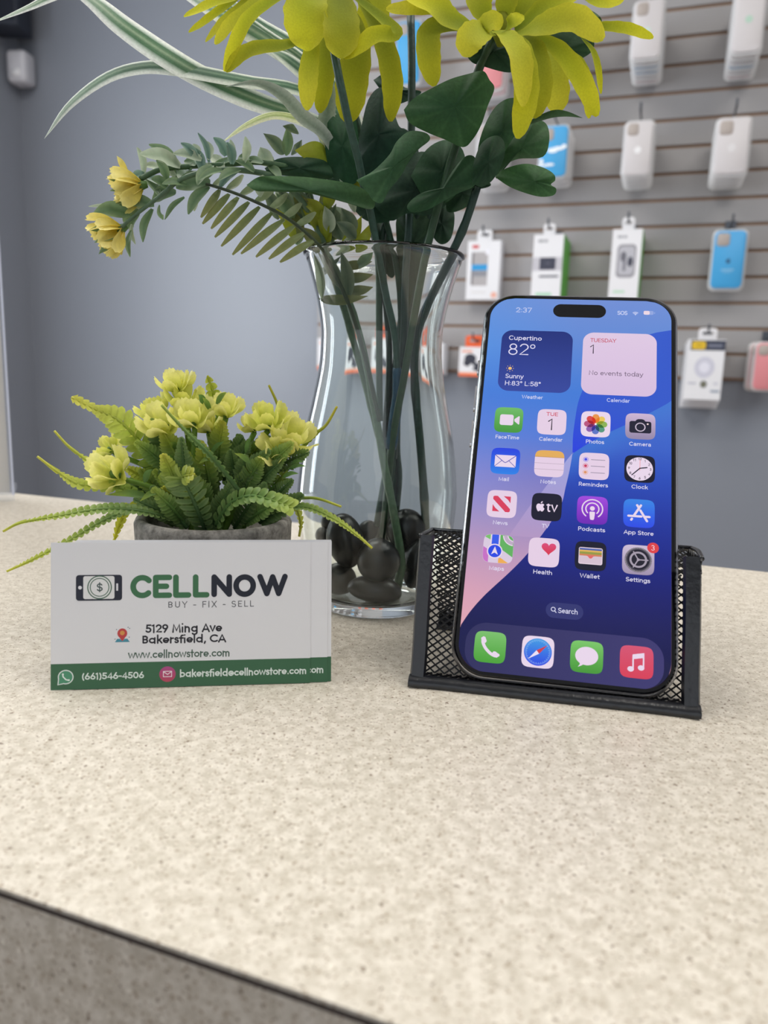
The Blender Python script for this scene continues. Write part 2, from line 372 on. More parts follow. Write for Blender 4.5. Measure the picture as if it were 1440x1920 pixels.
# ceiling lamps: flush panels, each with a frame, a diffuser and its light
M_LAMPFRAME = mat('lamp_frame_white', (225, 225, 225), 0.5)
M_DIFF, nt, b = new_mat('lamp_diffuser'); b.inputs['Emission Color'].default_value = (1.0, 0.97, 0.92, 1); b.inputs['Emission Strength'].default_value = 2.0
for i, (s, d) in enumerate(CEIL_SPOTS):
    p = room(s, d, Z_CEIL-0.001)
    t = thing('ceiling_light', 'flush white ceiling light panel above the shop', 'ceiling light', p, (0, 0, TH), 'ceiling light panels above the counter')
    f = MB()
    for x0, x1, y0, y1 in ((-.61, .61, -.31, -.28), (-.61, .61, .28, .31), (-.61, -.58, -.28, .28), (.58, .61, -.28, .28)): f.box(x0, x1, y0, y1, -.02, 0)
    f.build('frame', M_LAMPFRAME, t, smooth=False)
    df = MB(); df.box(-.58, .58, -.28, .28, -.008, -.004); df.build('diffuser', M_DIFF, t, smooth=False)
    l = area_light('ceiling_light_lamp', Vector((0, 0, -.022)), (0, 0, -1), 1.16, 0.56, CEIL_POWER, (1.0, 0.955, 0.89)); l.parent = t

# slat wall panel with brown grooves
GROOVE0, PITCHZ = 0.116, 0.0704
def slat_panel():
    mb = MB(); s0, s1 = -1.19, S_RIGHT-0.02
    mb.box(s0, s1, 0.007, 0.0175, -0.003, PITCHZ*22, 1)
    for k in range(22): mb.box(s0, s1, 0.0, 0.012, k*PITCHZ+0.0045, (k+1)*PITCHZ-0.0045, 0)
    o = mb.build('slatwall_panel', [paint_mat('slat_grey', (158, 156, 157), 0.5), mat('groove_brown_board', (150, 118, 92), 0.8)], smooth=False)
    o.location = room(0, 0, GROOVE0); o.rotation_euler = (0, 0, TH)
    tag(o, 'grey slatwall panel with brown grooves on the back wall behind the hanging packs', 'wall panel')
    return o
slat_panel()

# motion sensor and dark speaker high in the left corner
def at_wall(x, y, d):                              # where the line of sight meets the plane d metres in front of the slat wall
    r = ray(x, y); k = ((W0-CAM).dot(WN)+d)/r.dot(WN); p = CAM+r*k-W0
    return p.dot(WS), p.z
ss, sz = at_wall(33.5, 130, 0.03)
c = room(S_LEFT+0.055, 0.03, sz)
t = thing('motion_sensor', 'small white rounded motion sensor box high in the left wall corner', 'sensor', c, (0, 0, TH+math.radians(12)))
mb = MB(); out = rr_outline(-.036, -.055, .036, .055, .014)
n = len(out); vs = []
for k, (sc, dd) in enumerate(((0.92, .035), (1, .028), (1, -.02), (.93, -.031), (.7, -.036))): vs += [(x*sc, dd, y*sc) for x, y in out]
fs = [(k*n+i, k*n+(i+1) % n, (k+1)*n+(i+1) % n, (k+1)*n+i) for k in range(4) for i in range(n)]+[tuple(reversed(range(n))), tuple(range(4*n, 5*n))]
mb.add(vs, fs); mb.build('sensor_housing', mat('sensor_plastic', (205, 205, 212), 0.4), t)
mb = MB(); mb.box(-.018, .018, -.0385, -.034, -.036, -.012); mb.build('sensor_lens', mat('sensor_lens_white', (236, 236, 240), 0.2), t)
ps, pz = at_wall(10, 8, 0.16)
c = room(S_LEFT+0.075, 0.10, pz+0.02)
t = thing('wall_speaker', 'dark blue-black speaker box in the top left corner above the motion sensor', 'speaker', c, (0, 0, TH+math.radians(20)))
mb = MB(); mb.prism(rr_outline(-.06, -.06, .06, .06, .012), -.075, .12); mb.build('speaker_body', mat('dark_speaker', (38, 44, 58), 0.6), t, sharp=40)
mb = MB(); mb.box(-.05, .05, -.064, -.059, -.06, .10); mb.build('speaker_grille', mat('speaker_cloth', (28, 33, 46), 0.9), t, smooth=False)

# ------------------------------------------------------------------ counter
def laminate(name, k=1.0):
    m, nt, b = new_mat(name)
    tc = nt.nodes.new('ShaderNodeTexCoord')
    def noise(scale, det=2.0):
        n = nt.nodes.new('ShaderNodeTexNoise'); n.inputs['Scale'].default_value = scale; n.inputs['Detail'].default_value = det
        n.inputs['Roughness'].default_value = 0.6
        nt.links.new(tc.outputs['Object'], n.inputs['Vector']); return n.outputs['Fac']
    def rmp(src, stops):
        r = nt.nodes.new('ShaderNodeValToRGB'); nt.links.new(src, r.inputs[0])
        e = r.color_ramp.elements
        while len(e) < len(stops): e.new(0.5)
        for el, (p, c) in zip(e, stops): el.position = p; el.color = (*c, 1)
        return r.outputs[0]
    base = rmp(noise(260), [(0.35, lin((192, 184, 169))), (0.65, lin((217, 210, 197)))])
    def over(a, fac, colr):
        x = nt.nodes.new('ShaderNodeMix'); x.data_type = 'RGBA'; nt.links.new(fac, x.inputs[0]); nt.links.new(a, x.inputs[6]); x.inputs[7].default_value = (*lin(colr), 1); return x.outputs[2]
    d1 = rmp(noise(950, 1.0), [(0.30, (0.85,)*3), (0.40, (0, 0, 0))])
    d2 = rmp(noise(620, 1.0), [(0.275, (0.9,)*3), (0.335, (0, 0, 0))])
    l1 = rmp(noise(700, 1.0), [(0.64, (0, 0, 0)), (0.72, (0.8,)*3)])
    o = over(base, l1, (236, 230, 216)); o = over(o, d1, (150, 130, 108)); o = over(o, d2, (112, 92, 74))
    nt.links.new(o, b.inputs['Base Color']); b.inputs['Roughness'].default_value = 0.34; b.inputs['Specular IOR Level'].default_value = 0.45
    return m
M_LAM = laminate('speckled_beige_laminate')
f0, f1 = Vector((-0.0786, 0.1436, 0)), Vector((0.0046, 0.1125, 0)); b0, b1 = Vector((-0.307, 0.626, 0)), Vector((0.2277, 0.4375, 0))
fd = (f1-f0).normalized(); bd = (b1-b0).normalized()
FL, FR = f0-fd*0.75, f1+fd*1.0; BL, BR = b0-bd*0.62, b1+bd*0.75
counter = thing('shop_counter', 'speckled beige laminate counter with a dark edge line under everything in the foreground', 'counter', ground(300, 1500))
cl = counter.location
top = MB(); q = [FL, FR, BR, BL]
def quad_slab(mb, q, z0, z1, m=0):
    vs = [Vector((p.x, p.y, z)) for z in (z0, z1) for p in q]
    mb.add(vs, [(3, 2, 1, 0), (4, 5, 6, 7)]+[(i, (i+1) % 4, 4+(i+1) % 4, 4+i) for i in range(4)], m)
quad_slab(top, q, -0.0009, 0.0); top.build('worktop', M_LAM, counter, smooth=False, loc=cl)
fn = Vector((fd.y, -fd.x, 0))                       # out of the front edge
seam = MB(); quad_slab(seam, [FL+fn*.0003, FR+fn*.0003, BR, BL], -0.0019, -0.0009); seam.build('edge_seam', mat('dark_edge_seam', (52, 44, 42), 0.6), counter, smooth=False, loc=cl)
edge = MB(); quad_slab(edge, q, -0.062, -0.0019); edge.build('front_edge', M_LAM, counter, smooth=False, loc=cl)
cab = MB(); ins = 0.03
quad_slab(cab, [FL-fn*ins+fd*ins, FR-fn*ins-fd*ins, BR+fn*ins-fd*ins, BL+fn*ins+fd*ins], Z_FLOOR, -0.062); cab.build('cabinet', mat('cabinet_grey', (120, 116, 112), 0.6), counter, smooth=False, loc=cl)

# clear sign holder with a paper insert at the left edge of the picture
g = ground(27, 938)
an = math.radians(24); dx = Vector((math.cos(an), math.sin(an), 0))
t = thing('sign_holder', 'clear acrylic sign holder with a pale paper insert at the left edge of the photo', 'sign holder', g, (0, 0, an))
M_ACR = mat('clear_acrylic', (225, 230, 240), 0.06, 0, .5, Alpha=0.10)
M_ACE = mat('acrylic_edge', (206, 212, 232), 0.25)
for nm, y0 in (('front_panel', 0.0), ('rear_panel', 0.0065)):
    mb = MB(); mb.box(-.222, -.0012, y0, y0+.0025, 0.004, .281); mb.build(nm, M_ACR, t, smooth=False)
mb = MB(); mb.box(-.0012, .0, 0, .0025, 0.004, .281); mb.box(-.0012, .0, .0065, .009, 0.004, .276); mb.box(-.222, 0, 0, .009, .281, .283); mb.build('edge_strip', M_ACE, t, smooth=False)
mb = MB(); mb.box(-.222, .0, -.004, .07, 0.0003, .004); mb.build('foot', M_ACR, t, smooth=False)
mb = MB(); mb.box(-.219, -.003, .0033, .0056, .006, .279); mb.build('paper_insert', mat('pale_paper', (206, 202, 196), 0.8), t, smooth=False)
# ------------------------------------------------------------------ packs hanging on the slat wall
M_TRAY, nt, b = new_mat('clear_tray_plastic')
b.inputs['Base Color'].default_value = (0.80, 0.80, 0.81, 1); b.inputs['Roughness'].default_value = 0.25; b.inputs['Alpha'].default_value = 0.7
M_INK = vc_mat('printed_card', 0.45)
M_PEG = mat('grey_steel_peg', (88, 92, 100), 0.4, 0.7)
M_CARDBOX = mat('white_carton', (232, 232, 236), 0.5)
def case_mat(name, rgb): return mat(name, rgb, 0.45)
M_CASE = {'white': case_mat('white_case', (208, 204, 206)), 'blue': case_mat('blue_case', (66, 164, 222)), 'pink': case_mat('pink_case', (222, 140, 146)),
          'palepink': case_mat('pale_pink_case', (226, 202, 206)), 'paleblue': case_mat('pale_blue_case', (150, 178, 206)), 'grey': case_mat('grey_case', (186, 182, 186))}
M_LENS = mat('camera_cutout_grey', (176, 166, 160), 0.5)
def pack_frame(x0, y0, x1, y1, d):                   # the face of a pack from its photo corners, at d metres from the wall
    s0, z1 = at_wall((x0+x1)/2-(x1-x0)/2, y0, d); s1, _ = at_wall(x1, y0, d); _, z0 = at_wall((x0+x1)/2, y1, d)
    return (s0+s1)/2, abs(s1-s0), z0, z1
def rounded_slab(mb, w, h, t, r, y0, mat=0, ch=0.003, col=(1, 1, 1), cx=0.0, z0=0.0):
    """rounded plate standing in x-z, its front at y0, its back at y0+t"""
    o = rr_outline(-w/2, 0, w/2, h, r, 5); n = len(o); vs = []
    for sc, y in ((1-2*ch/w, y0), (1, y0+ch), (1, y0+t-ch), (1-2*ch/w, y0+t)):
        vs += [(cx+x*sc, y, z0+h/2+(z-h/2)*sc) for x, z in o]
    fs = [(k*n+i, k*n+(i+1) % n, (k+1)*n+(i+1) % n, (k+1)*n+i) for k in range(3) for i in range(n)]
    fs = [tuple(reversed(f)) for f in fs]+[tuple(range(n)), tuple(reversed(range(3*n, 4*n)))]
    mb.add(vs, fs, mat, col)
def peg(x, z, d, label):
    t = thing('peg_hook', label, 'hook', room(x, 0, z), (0, 0, TH), 'steel hooks on the slat wall')
    mb = MB(); mb.box(-.014, .014, -.006, -0.0002, -.012, .020); mb.build('hook_plate', M_PEG, t, smooth=False)
    mb = MB(); mb.tube(spline([(0, -.005, 0), (0, -d*.6, .002), (0, -d-.012, .004), (0, -d-.022, .022)], 14), .0028, 6); mb.build('hook_wire', M_PEG, t)
def face_print(parent, name, draw, w, h, y=-0.0004, base=None):
    """print on a pack's front: drawn in metres, x -w/2..w/2, z 0..h"""
    pr = Print(z=4e-4, dz=1e-4)
    if base: pr.rrect(-w*.498, h*.002, w*.498, h*.998, .0008, base)
    draw(pr, w, h)
    mb = MB(); mb.v = [(x, y-zz, yy) for x, yy, zz in pr.v]; mb.f = pr.f; mb.m = pr.m; mb.c = pr.c
    return mb.build(name, M_INK, parent, smooth=False)
def case_pack(s, w, z0, z1, d, color, label, group=None, deco=None, th=0.013):
    """clear tray with a phone case in it, its front at d metres from the wall"""
    h = z1-z0
    t = thing('phone_case_pack', label, 'phone case', room(s, d, z0), (0, 0, TH), group)
    tr = MB(); rounded_slab(tr, w, h, th, .016, .004, ch=.004); tr.build('clear_tray', M_TRAY, t, sharp=50)
    cs = MB(); m = w*.06; rounded_slab(cs, w-2*m, h-2.2*m, .012, .013, -.002, z0=m*1.3); cs.build('phone_case', M_CASE[color], t, sharp=50)
    lw = w*.36; ln = MB(); rounded_slab(ln, lw, lw*1.05, .003, .008, -.0035, ch=.001, cx=-w/2+m+lw*.68, z0=h-m*1.6-lw*1.12)
    lo = ln.build('camera_cutout', M_LENS, t, sharp=50)
    if deco: face_print(t, 'printed_mark', deco, w, h, -.0022)
    return t
def deco_heart(col):
    def f(pr, w, h): pr.ell(0, h*.47, w*.11, w*.11, col)
    return f
def fruit_logo(pr, cx, cy, r, col):                 # bitten-apple mark
    pts = [(0, -.72), (.18, -.92), (.42, -.95), (.68, -.62), (.80, -.28), (.62, -.12), (.52, .12), (.56, .36), (.74, .54), (.55, .76), (.28, .80), (0, .66), (-.28, .80), (-.58, .74), (-.80, .42), (-.84, .02), (-.70, -.48), (-.42, -.95), (-.18, -.92)]
    pr.poly([(cx+x*r, cy+y*r*1.0) for x, y in pts], col)
    pr.poly([(cx+x*r, cy+y*r) for x, y in [(0, .88), (.04, 1.1), (.20, 1.28), (.38, 1.34), (.36, 1.12), (.20, .92)]], col)
def deco_logo(pr, w, h):
    fruit_logo(pr, 0, h*.48, w*.075, (50, 92, 132)); pr.rrect(-w*.18, h*.325, w*.18, h*.35, .001, (138, 196, 232)); pr.rrect(-w*.12, h*.29, w*.12, h*.31, .001, (120, 186, 228))
def deco_cloud(pr, w, h):
    for cx, cz, rx, rz in ((-.28, .86, .16, .05), (-.02, .52, .17, .045), (.16, .55, .18, .035), (.34, .58, .08, .04), (-.30, .25, .20, .02), (-.10, .26, .16, .025), (-.36, .32, .06, .05)): pr.ell(w*cx, h*cz, w*rx, h*rz, (238, 244, 250))
def stack(rect, n, gap, dfront, colors, what, where, deco=None, drop=0.0, shift=0.0, pegdz=0.012):
    x0, y0, x1, y1 = rect; s, w, z0, z1 = pack_frame(x0, y0, x1, y1, dfront)
    peg(s, z1+pegdz, dfront, 'steel hook with '+where)
    grp = where if n > 1 else None; first = None
    for k in range(n):
        d = dfront-gap*k
        if k == 0: first = case_pack(s, w, z0, z1, d, colors[0], what, grp, deco)
        else:
            lab = 'pack behind the front one of the '+where; c_ = colors[k % len(colors)]
            c = case_pack(s+shift*k, w, z0-drop*k, z1-drop*k, d, c_, lab, grp) if c_ != colors[0] or deco else dup(first, lab, grp)
            c.location = room(s+shift*k, d, z0-drop*k)
H_ = deco_heart
stack((1188, 0, 1250, 112), 6, .034, .21, ['white', 'white', 'paleblue', 'paleblue', 'white', 'palepink'], 'white phone case with a pale heart, left of the two in the top row', 'top row stack with blue and pink edges', H_((200, 216, 208)))
stack((1380, -34, 1444, 100), 6, .034, .21, ['white', 'white', 'grey', 'paleblue', 'white', 'palepink'], 'white phone case with a green dot in the top right corner of the photo', 'tall stack in the top right corner', H_((176, 206, 190)))
stack((1171, 226, 1230, 332), 4, .045, .19, ['white'], 'plain white phone case in the second row, left one of two', 'plain white stack above the earphone box', H_((236, 236, 238)))
stack((1343, 220, 1414, 330), 4, .045, .19, ['white'], 'plain white phone case in the second row, above the bright blue case', 'plain white stack above the bright blue case', H_((218, 216, 218)))
stack((1012, 235, 1070, 335), 3, .05, .16, ['blue', 'grey', 'grey'], 'blue phone case with white clouds beside the green leaves', 'cloud patterned stack', deco_cloud)
stack((893, 232, 948, 345), 3, .045, .15, ['grey'], 'grey phone case half hidden behind the green leaves', 'grey stack behind the green leaves')
stack((893, 55, 950, 170), 2, .06, .14, ['pink', 'palepink'], 'pink phone case peeping out under the right yellow flower', 'pink pair behind the right flower')
stack((1030, 40, 1088, 152), 2, .06, .14, ['blue', 'grey'], 'plain blue phone case behind the drooping yellow petals', 'blue pair behind the drooping petals')
stack((742, 40, 792, 160), 1, .05, .10, ['blue'], 'blue phone case seen between the two big yellow flowers', 'one blue case between the big flowers')
stack((1338, 430, 1406, 545), 1, .05, .07, ['blue'], 'bright blue phone case with a dark fruit mark, right of the boxes', 'one bright blue case', deco_logo)
stack((1417, 640, 1475, 735), 2, .04, .09, ['pink', 'palepink'], 'pink phone case cut by the right edge of the photo', 'pink pair at the right edge', shift=-.012)

def carton(rect, d, depth, label, cat, draw, tab=(.36, .030), group=None, side=None, name='boxed_accessory', tabmat=None, pegit=True):
    x0, y0, x1, y1 = rect; s, w, z0, z1 = pack_frame(x0, y0, x1, y1, d); h = z1-z0
    t = thing(name, label, cat, room(s, d, z0), (0, 0, TH), group)
    bx = MB(); bx.box(-w/2, w/2, 0, depth, 0, h)
    if side:                                          # right-hand side panel in its own colour
        bx.box(w/2-.0002, w/2+.0006, .0008, depth, 0, h, 1)
    bx.build('carton', [M_CARDBOX, side or M_CARDBOX], t, smooth=False)
    if tab:
        tw, th_ = w*tab[0], tab[1]; tb = MB(); o = rr_outline(-tw/2, h-.004, tw/2, h+th_, .008, 4); hole = rr_outline(-tw*.28, h+th_*.42, tw*.28, h+th_*.68, th_*.1, 4)
        n = len(o); vs = []
        for y in (.0, .0012):
            vs += [(x, y, z) for x, z in o]+[(x, y, z) for x, z in hole]
        m = 2*n; fs = []
        for i in range(n):
            j = (i+1) % n
            fs += [(i, j, n+j, n+i), (m+i, m+n+i, m+n+j, m+j), (i, m+i, m+j, j), (n+i, n+j, m+n+j, m+n+i)]
        tb.add(vs, fs); tb.build('hang_tab', tabmat or M_CARDBOX, t, smooth=False)
    face_print(t, 'front_print', draw, w, h, base=(232, 232, 236))
    if pegit: peg(s, z1+(tab[1]*.55 if tab else .01), d+.01, 'steel hook holding the '+' '.join(label.split()[:9]))
    return t
def pr_window(pr, w, h):
    pr.rrect(-w*.36, h*.87, -w*.16, h*.93, .001, (206, 96, 100)); pr.rrect(-w*.36, h*.24, w*.13, h*.81, .002, (176, 172, 174)); pr.rrect(-w*.36, h*.26, -w*.30, h*.80, .001, (112, 108, 112))
    pr.rrect(-w*.36, h*.50, w*.13, h*.60, .001, (44, 152, 214)); pr.rrect(-w*.32, h*.40, w*.12, h*.49, .001, (140, 142, 150)); pr.rrect(w*.05, h*.76, w*.17, h*.86, .004, (236, 236, 244))
    pr.ell(w*.36, h*.08, w*.09, w*.09, (236, 178, 160)); pr.rrect(-w*.34, h*.12, w*.1, h*.135, .0005, (214, 210, 208))
def pr_charger(pr, w, h):
    letters(pr, 'ac', -w*.36, h*.885, -w*.02, h*.05, w*.03, (120, 122, 130)); pr.rrect(-w*.495, h*.46, w*.495, h*.66, .001, (196, 194, 202)); pr.rrect(-w*.26, h*.475, w*.28, h*.655, .003, (64, 66, 82)); pr.rrect(-w*.06, h*.56, w*.1, h*.58, .001, (96, 98, 114))
    pr.rrect(-w*.26, h*.36, w*.4, h*.39, .003, (92, 94, 106)); pr.rrect(-w*.34, h*.08, w*.2, h*.13, .001, (176, 218, 190)); pr.rrect(-w*.34, h*.04, w*.1, h*.065, .001, (188, 226, 200))
def pr_earbud(pr, w, h):
    letters(pr, 'ac', -w*.34, h*.88, 0, h*.04, w*.028, (130, 132, 140)); pr.rrect(-w*.30, h*.33, w*.34, h*.79, .012, (150, 148, 156)); pr.rrect(-w*.24, h*.37, w*.28, h*.76, .010, (186, 186, 194))
    pr.ell(-w*.08, h*.62, w*.10, h*.07, (110, 110, 120)); pr.ell(w*.16, h*.55, w*.09, h*.07, (74, 76, 90)); pr.rrect(-w*.08, h*.42, w*.02, h*.58, .003, (130, 130, 140)); pr.rrect(-w*.34, h*.12, w*.05, h*.15, .001, (186, 222, 196))
M_GREEN = mat('green_carton_side', (92, 176, 62), 0.5); M_ORANGE = mat('orange_hang_tab', (236, 96, 40), 0.5)
carton((878, 452, 940, 562), .05, .045, 'white box with a clear window and blue band left of the green boxes', 'boxed accessory', pr_window, (.46, .03))
carton((1002, 440, 1058, 565), .16, .155, 'white and green box with a dark charger picture above the phone', 'boxed accessory', pr_charger, (.40, .028), side=M_GREEN)
carton((1150, 430, 1206, 565), .16, .155, 'white and green box with earphones showing above the calendar', 'boxed accessory', pr_earbud, (.42, .030), side=M_GREEN)
def pr_mount(pr, w, h):
    pr.rrect(-w*.495, .0004, w*.495, h*.10, .0005, (238, 110, 60)); pr.rrect(-w*.5, h*.10, w*.5, h*.145, .0005, (244, 190, 164)); pr.rrect(-w*.42, h*.82, -w*.05, h*.88, .001, (236, 150, 110))
    k = (58, 60, 72)
    pr.ell(-w*.12, h*.60, w*.20, h*.17, k); pr.ell(-w*.22, h*.46, w*.12, h*.12, k); pr.stroke([(-w*.08, h*.52), (w*.12, h*.36)], w*.12, k); pr.stroke([(w*.12, h*.36), (w*.22, h*.25)], w*.2, k); pr.ell(w*.18, h*.27, w*.2, h*.08, k)
def mount_box(rect, label):
    return carton(rect, .07, .055, label, 'boxed accessory', pr_mount, (.62, .034), 'orange and white car mount boxes in the lowest row', tabmat=M_ORANGE)
mount_box((862, 650, 918, 706), 'orange and white car mount box at the left edge of the phone')
mount_box((596, 634, 652, 694), 'orange and white box peeping out at the left of the vase neck')
mount_box((688, 634, 744, 698), 'orange and white box seen through the middle of the vase')
mount_box((776, 642, 832, 702), 'orange and white box seen through the right side of the vase')
def pr_ring(pr, w, h):
    pr.rrect(-w*.42, h*.82, w*.5, h*.985, .001, (56, 62, 80)); pr.rrect(-w*.39, h*.838, -w*.02, h*.968, .006, (228, 190, 50)); pr.rrect(-w*.28, h*.895, -w*.12, h*.91, .0005, (150, 120, 30)); pr.rrect(w*.04, h*.875, w*.42, h*.925, .001, (118, 122, 140))
    pr.ell(0.0, h*.54, w*.27, w*.30, (206, 206, 220)); pr.ell(0.0, h*.54, w*.14, w*.15, (228, 228, 240)); pr.ell(w*.02, h*.26, w*.09, w*.10, (96, 98, 92)); pr.ell(w*.02, h*.26, w*.04, w*.045, (140, 138, 112))
    pr.rrect(-w*.40, h*.26, -w*.18, h*.285, .001, (186, 186, 200)); pr.rrect(w*.22, h*.13, w*.46, h*.165, .001, (146, 158, 176)); pr.rrect(w*.28, h*.26, w*.40, h*.29, .001, (200, 200, 212))
front = None
for k in range(4):
    lab = 'white ring charger box with a yellow badge, front one right of the phone' if k == 0 else 'white ring charger box packed behind the front yellow badge one'
    rc = (1291-k*2, 636+k*3, 1362-k*2, 750+k*5)
    t = carton(rc, .13-.033*k, .026, lab, 'boxed accessory', pr_ring, (.5, .03) if k == 0 else None, 'ring charger boxes on one hook', pegit=(k == 0))
# ------------------------------------------------------------------ business-card holder in black wire mesh
M_BLACK, nt, b = new_mat('black_painted_steel')
b.inputs['Base Color'].default_value = (*lin((15, 17, 23)), 1); b.inputs['Roughness'].default_value = 0.28; b.inputs['Specular IOR Level'].default_value = 0.6
tc = nt.nodes.new('ShaderNodeTexCoord'); n_ = nt.nodes.new('ShaderNodeTexNoise'); n_.inputs['Scale'].default_value = 420; bp = nt.nodes.new('ShaderNodeBump')
bp.inputs['Strength'].default_value = 0.35; bp.inputs['Distance'].default_value = 0.0006
nt.links.new(tc.outputs['Object'], n_.inputs['Vector']); nt.links.new(n_.outputs['Fac'], bp.inputs['Height']); nt.links.new(bp.outputs[0], b.inputs['Normal'])
M_WIRE = mat('black_wire', (15, 16, 22), 0.4)
HW = 0.0975
holder = thing('card_holder', 'black wire mesh card holder with a rolled rim holding the phone upright', 'card holder', (0.0109, 0.2545, 0), (0, 0, math.radians(-11.25)))
def lattice(poly, o, ux, uy, nrm, px=.0031, py=.0031, w=.00056, th=.0005, slant=0.80):
    """diamond wire mesh filling a convex polygon given in (u, v) metres on the plane o + u ux + v uy"""
    mb = MB(); ux, uy, nrm, o = Vector(ux), Vector(uy), Vector(nrm), Vector(o)
    us = [p[0] for p in poly]; vs = [p[1] for p in poly]
    for sgn in (1, -1):
        d = Vector((1, sgn*slant)).normalized(); nn = Vector((-d.y, d.x))
        lo = min(nn.x*a+nn.y*b for a, b in poly); hi = max(nn.x*a+nn.y*b for a, b in poly)
        step = .00225
        k = math.ceil(lo/step)
        while k*step < hi:
            c = k*step; k += 1
            t0, t1 = -1e9, 1e9; ok = True
            for (ax, ay), (bx, by) in zip(poly, poly[1:]+poly[:1]):
                ex, ey = bx-ax, by-ay                                    # inside is left of each edge
                den = ex*d.y-ey*d.x; num = ex*(nn.y*c-ay)-ey*(nn.x*c-ax)
                if abs(den) < 1e-12:
                    if num < 0: ok = False
                    continue
                t = -num/den
                if den > 0: t0 = max(t0, t)
                else: t1 = min(t1, t)
            if not ok or t1-t0 < .0008: continue
            a = nn*c+d*t0; bb = nn*c+d*t1
            A = o+ux*a.x+uy*a.y; B = o+ux*bb.x+uy*bb.y
            side = (ux*nn.x+uy*nn.y)*(w/2); up = nrm*(th*(0.5+0.12*sgn))
            mb.add([A-side-up, A+side-up, A+side+up, A-side+up, B-side-up, B+side-up, B+side+up, B-side+up],
                   [(0, 1, 2, 3), (7, 6, 5, 4), (0, 4, 5, 1), (1, 5, 6, 2), (2, 6, 7, 3), (3, 7, 4, 0)])
    return mb
bt = Vector((0, 0.0418, 0.0485)); bf = Vector((0, 0.0128, 0.0012)); bb_ = Vector((0, 0.0715, 0.0022))
def panel(name, lo, hi, x0=.001, x1=HW-.001, **kw):
    u = (hi-lo).normalized(); lattice([(x0, 0), (x1, 0), (x1, (hi-lo).length), (x0, (hi-lo).length)], lo, (1, 0, 0), u, (0, u.z, -u.y), **kw).build(name, M_WIRE, holder, smooth=False)
panel('front_mesh', bf, bt); panel('back_mesh', bb_, bt+Vector((0, .0012, 0))); panel('pocket_mesh', Vector((0, .002, .0010)), Vector((0, .0128, .0010)))
for x in (0.0012, HW-.0012):
    lattice([(0.003, 0.001), (0.0128, 0.0012), (0.0418, 0.0485), (0.0185, 0.050)], (x, 0, 0), (0, 1, 0), (0, 0, 1), (1, 0, 0)).build('side_mesh', M_WIRE, holder, smooth=False)
# rims: rolled strips along the front edges, the top edge and the rear fold
def strip_band(name, path, wdir, w, nrm, th):
    mb = MB(); path = spline(path, 12); wv = Vector(wdir)*w; tv = Vector(nrm)*th; vs = []
    for p in path: vs += [p-tv*.6, p+wv*.12+tv*.35, p+wv*.88+tv*.35, p+wv-tv*.6, p+wv*.85-tv, p+wv*.15-tv]
    k = 6; fs = [(i*k+j, i*k+(j+1) % k, (i+1)*k+(j+1) % k, (i+1)*k+j) for i in range(len(path)-1) for j in range(k)]
    fs += [tuple(range(k)), tuple(reversed(range((len(path)-1)*k, len(path)*k)))]
    mb.add(vs, fs); return mb.build(name, M_BLACK, holder, sharp=35)
fr = Vector((0, -.94, .34))
strip_band('side_rim', [(-.0003, .0012, .0012), (-.0004, .0050, .012), (-.0009, .0105, .030), (-.0014, .0182, .0515)], (1, 0, 0), .0056, fr, .0016)
strip_band('side_rim', [(HW-.0058, .0012, .0012), (HW-.0062, .0050, .012), (HW-.0066, .0105, .030), (HW-.0070, .0190, .0505)], (1, 0, 0), .0060, fr, .0016)
lip = MB(); pts = []
for i in range(33):
    x = -.0004+(HW+.0004)*i/32; e = abs(2*i/32-1)
    pts.append(Vector((x, .0006+.0012*(1-e**8), .0026+.0004*e**6)))
prof = [(-.0016, -.0024), (.0012, -.0024), (.0026, -.0010), (.0028, .0004), (.0016, .0012), (-.0004, .0006), (-.0018, -.0008)]
vs = []; k = len(prof)
for p in pts: vs += [p+Vector((0, y, z)) for y, z in prof]
fs = [(i*k+j, (i+1)*k+j, (i+1)*k+(j+1) % k, i*k+(j+1) % k) for i in range(32) for j in range(k)]+[tuple(range(k)), tuple(reversed(range(32*k, 33*k)))]
lip.add(vs, fs); lip.build('front_lip', M_BLACK, holder, sharp=60)
rb = MB(); rb.box(.001, HW-.001, .0640, .0722, .0004, .0022); rb.box(.001, HW-.001, .0708, .0724, .0004, .0060); rb.build('rear_band', M_BLACK, holder, smooth=False)
tr = MB(); tr.tube([(0.0, bt.y+.001, bt.z), (HW, bt.y+.001, bt.z)], .0009, 8); tr.tube(spline([(-.0012, .0182, .0510), (0, .031, .0500), (0, bt.y+.001, bt.z)], 8), .0009, 8); tr.tube(spline([(HW-.001, .0190, .0500), (HW, .031, .0500), (HW, bt.y+.001, bt.z)], 8), .0009, 8)
tr.build('top_rim', M_BLACK, holder)

# ------------------------------------------------------------------ smartphone
SC = 1.017
AX, AY, AZ = Vector((0.98337, -0.18144, -0.0075)), Vector((0.10009, 0.50709, 0.85606)), Vector((-0.15152, -0.84258, 0.51681))
PC = CAM+(Vector((0.0711018, 0.2897285, 0.0740224))-CAM)*(SC/1.0225)
PW, PH, PD = 0.0767*SC, 0.1599*SC, 0.0080*SC
phone = thing('smartphone', 'smartphone with a lit home screen of app icons leaning in the black mesh holder', 'phone', matrix=Matrix(((AX.x, AY.x, AZ.x, PC.x), (AX.y, AY.y, AZ.y, PC.y), (AX.z, AY.z, AZ.z, PC.z), (0, 0, 0, 1))))
M_STEEL = mat('polished_metal_frame', (205, 205, 210), 0.24, 1.0)
M_BACKG = mat('phone_back_glass', (40, 42, 50), 0.3)
M_BEZEL = mat('black_glass_border', (8, 9, 14), 0.10, 0.0, 0.5)
def phone_outline(ins, r, n=12): return rr_outline(-PW/2+ins, -PH/2+ins, PW/2-ins, PH/2-ins, r-ins, n)
RO = .0125*SC
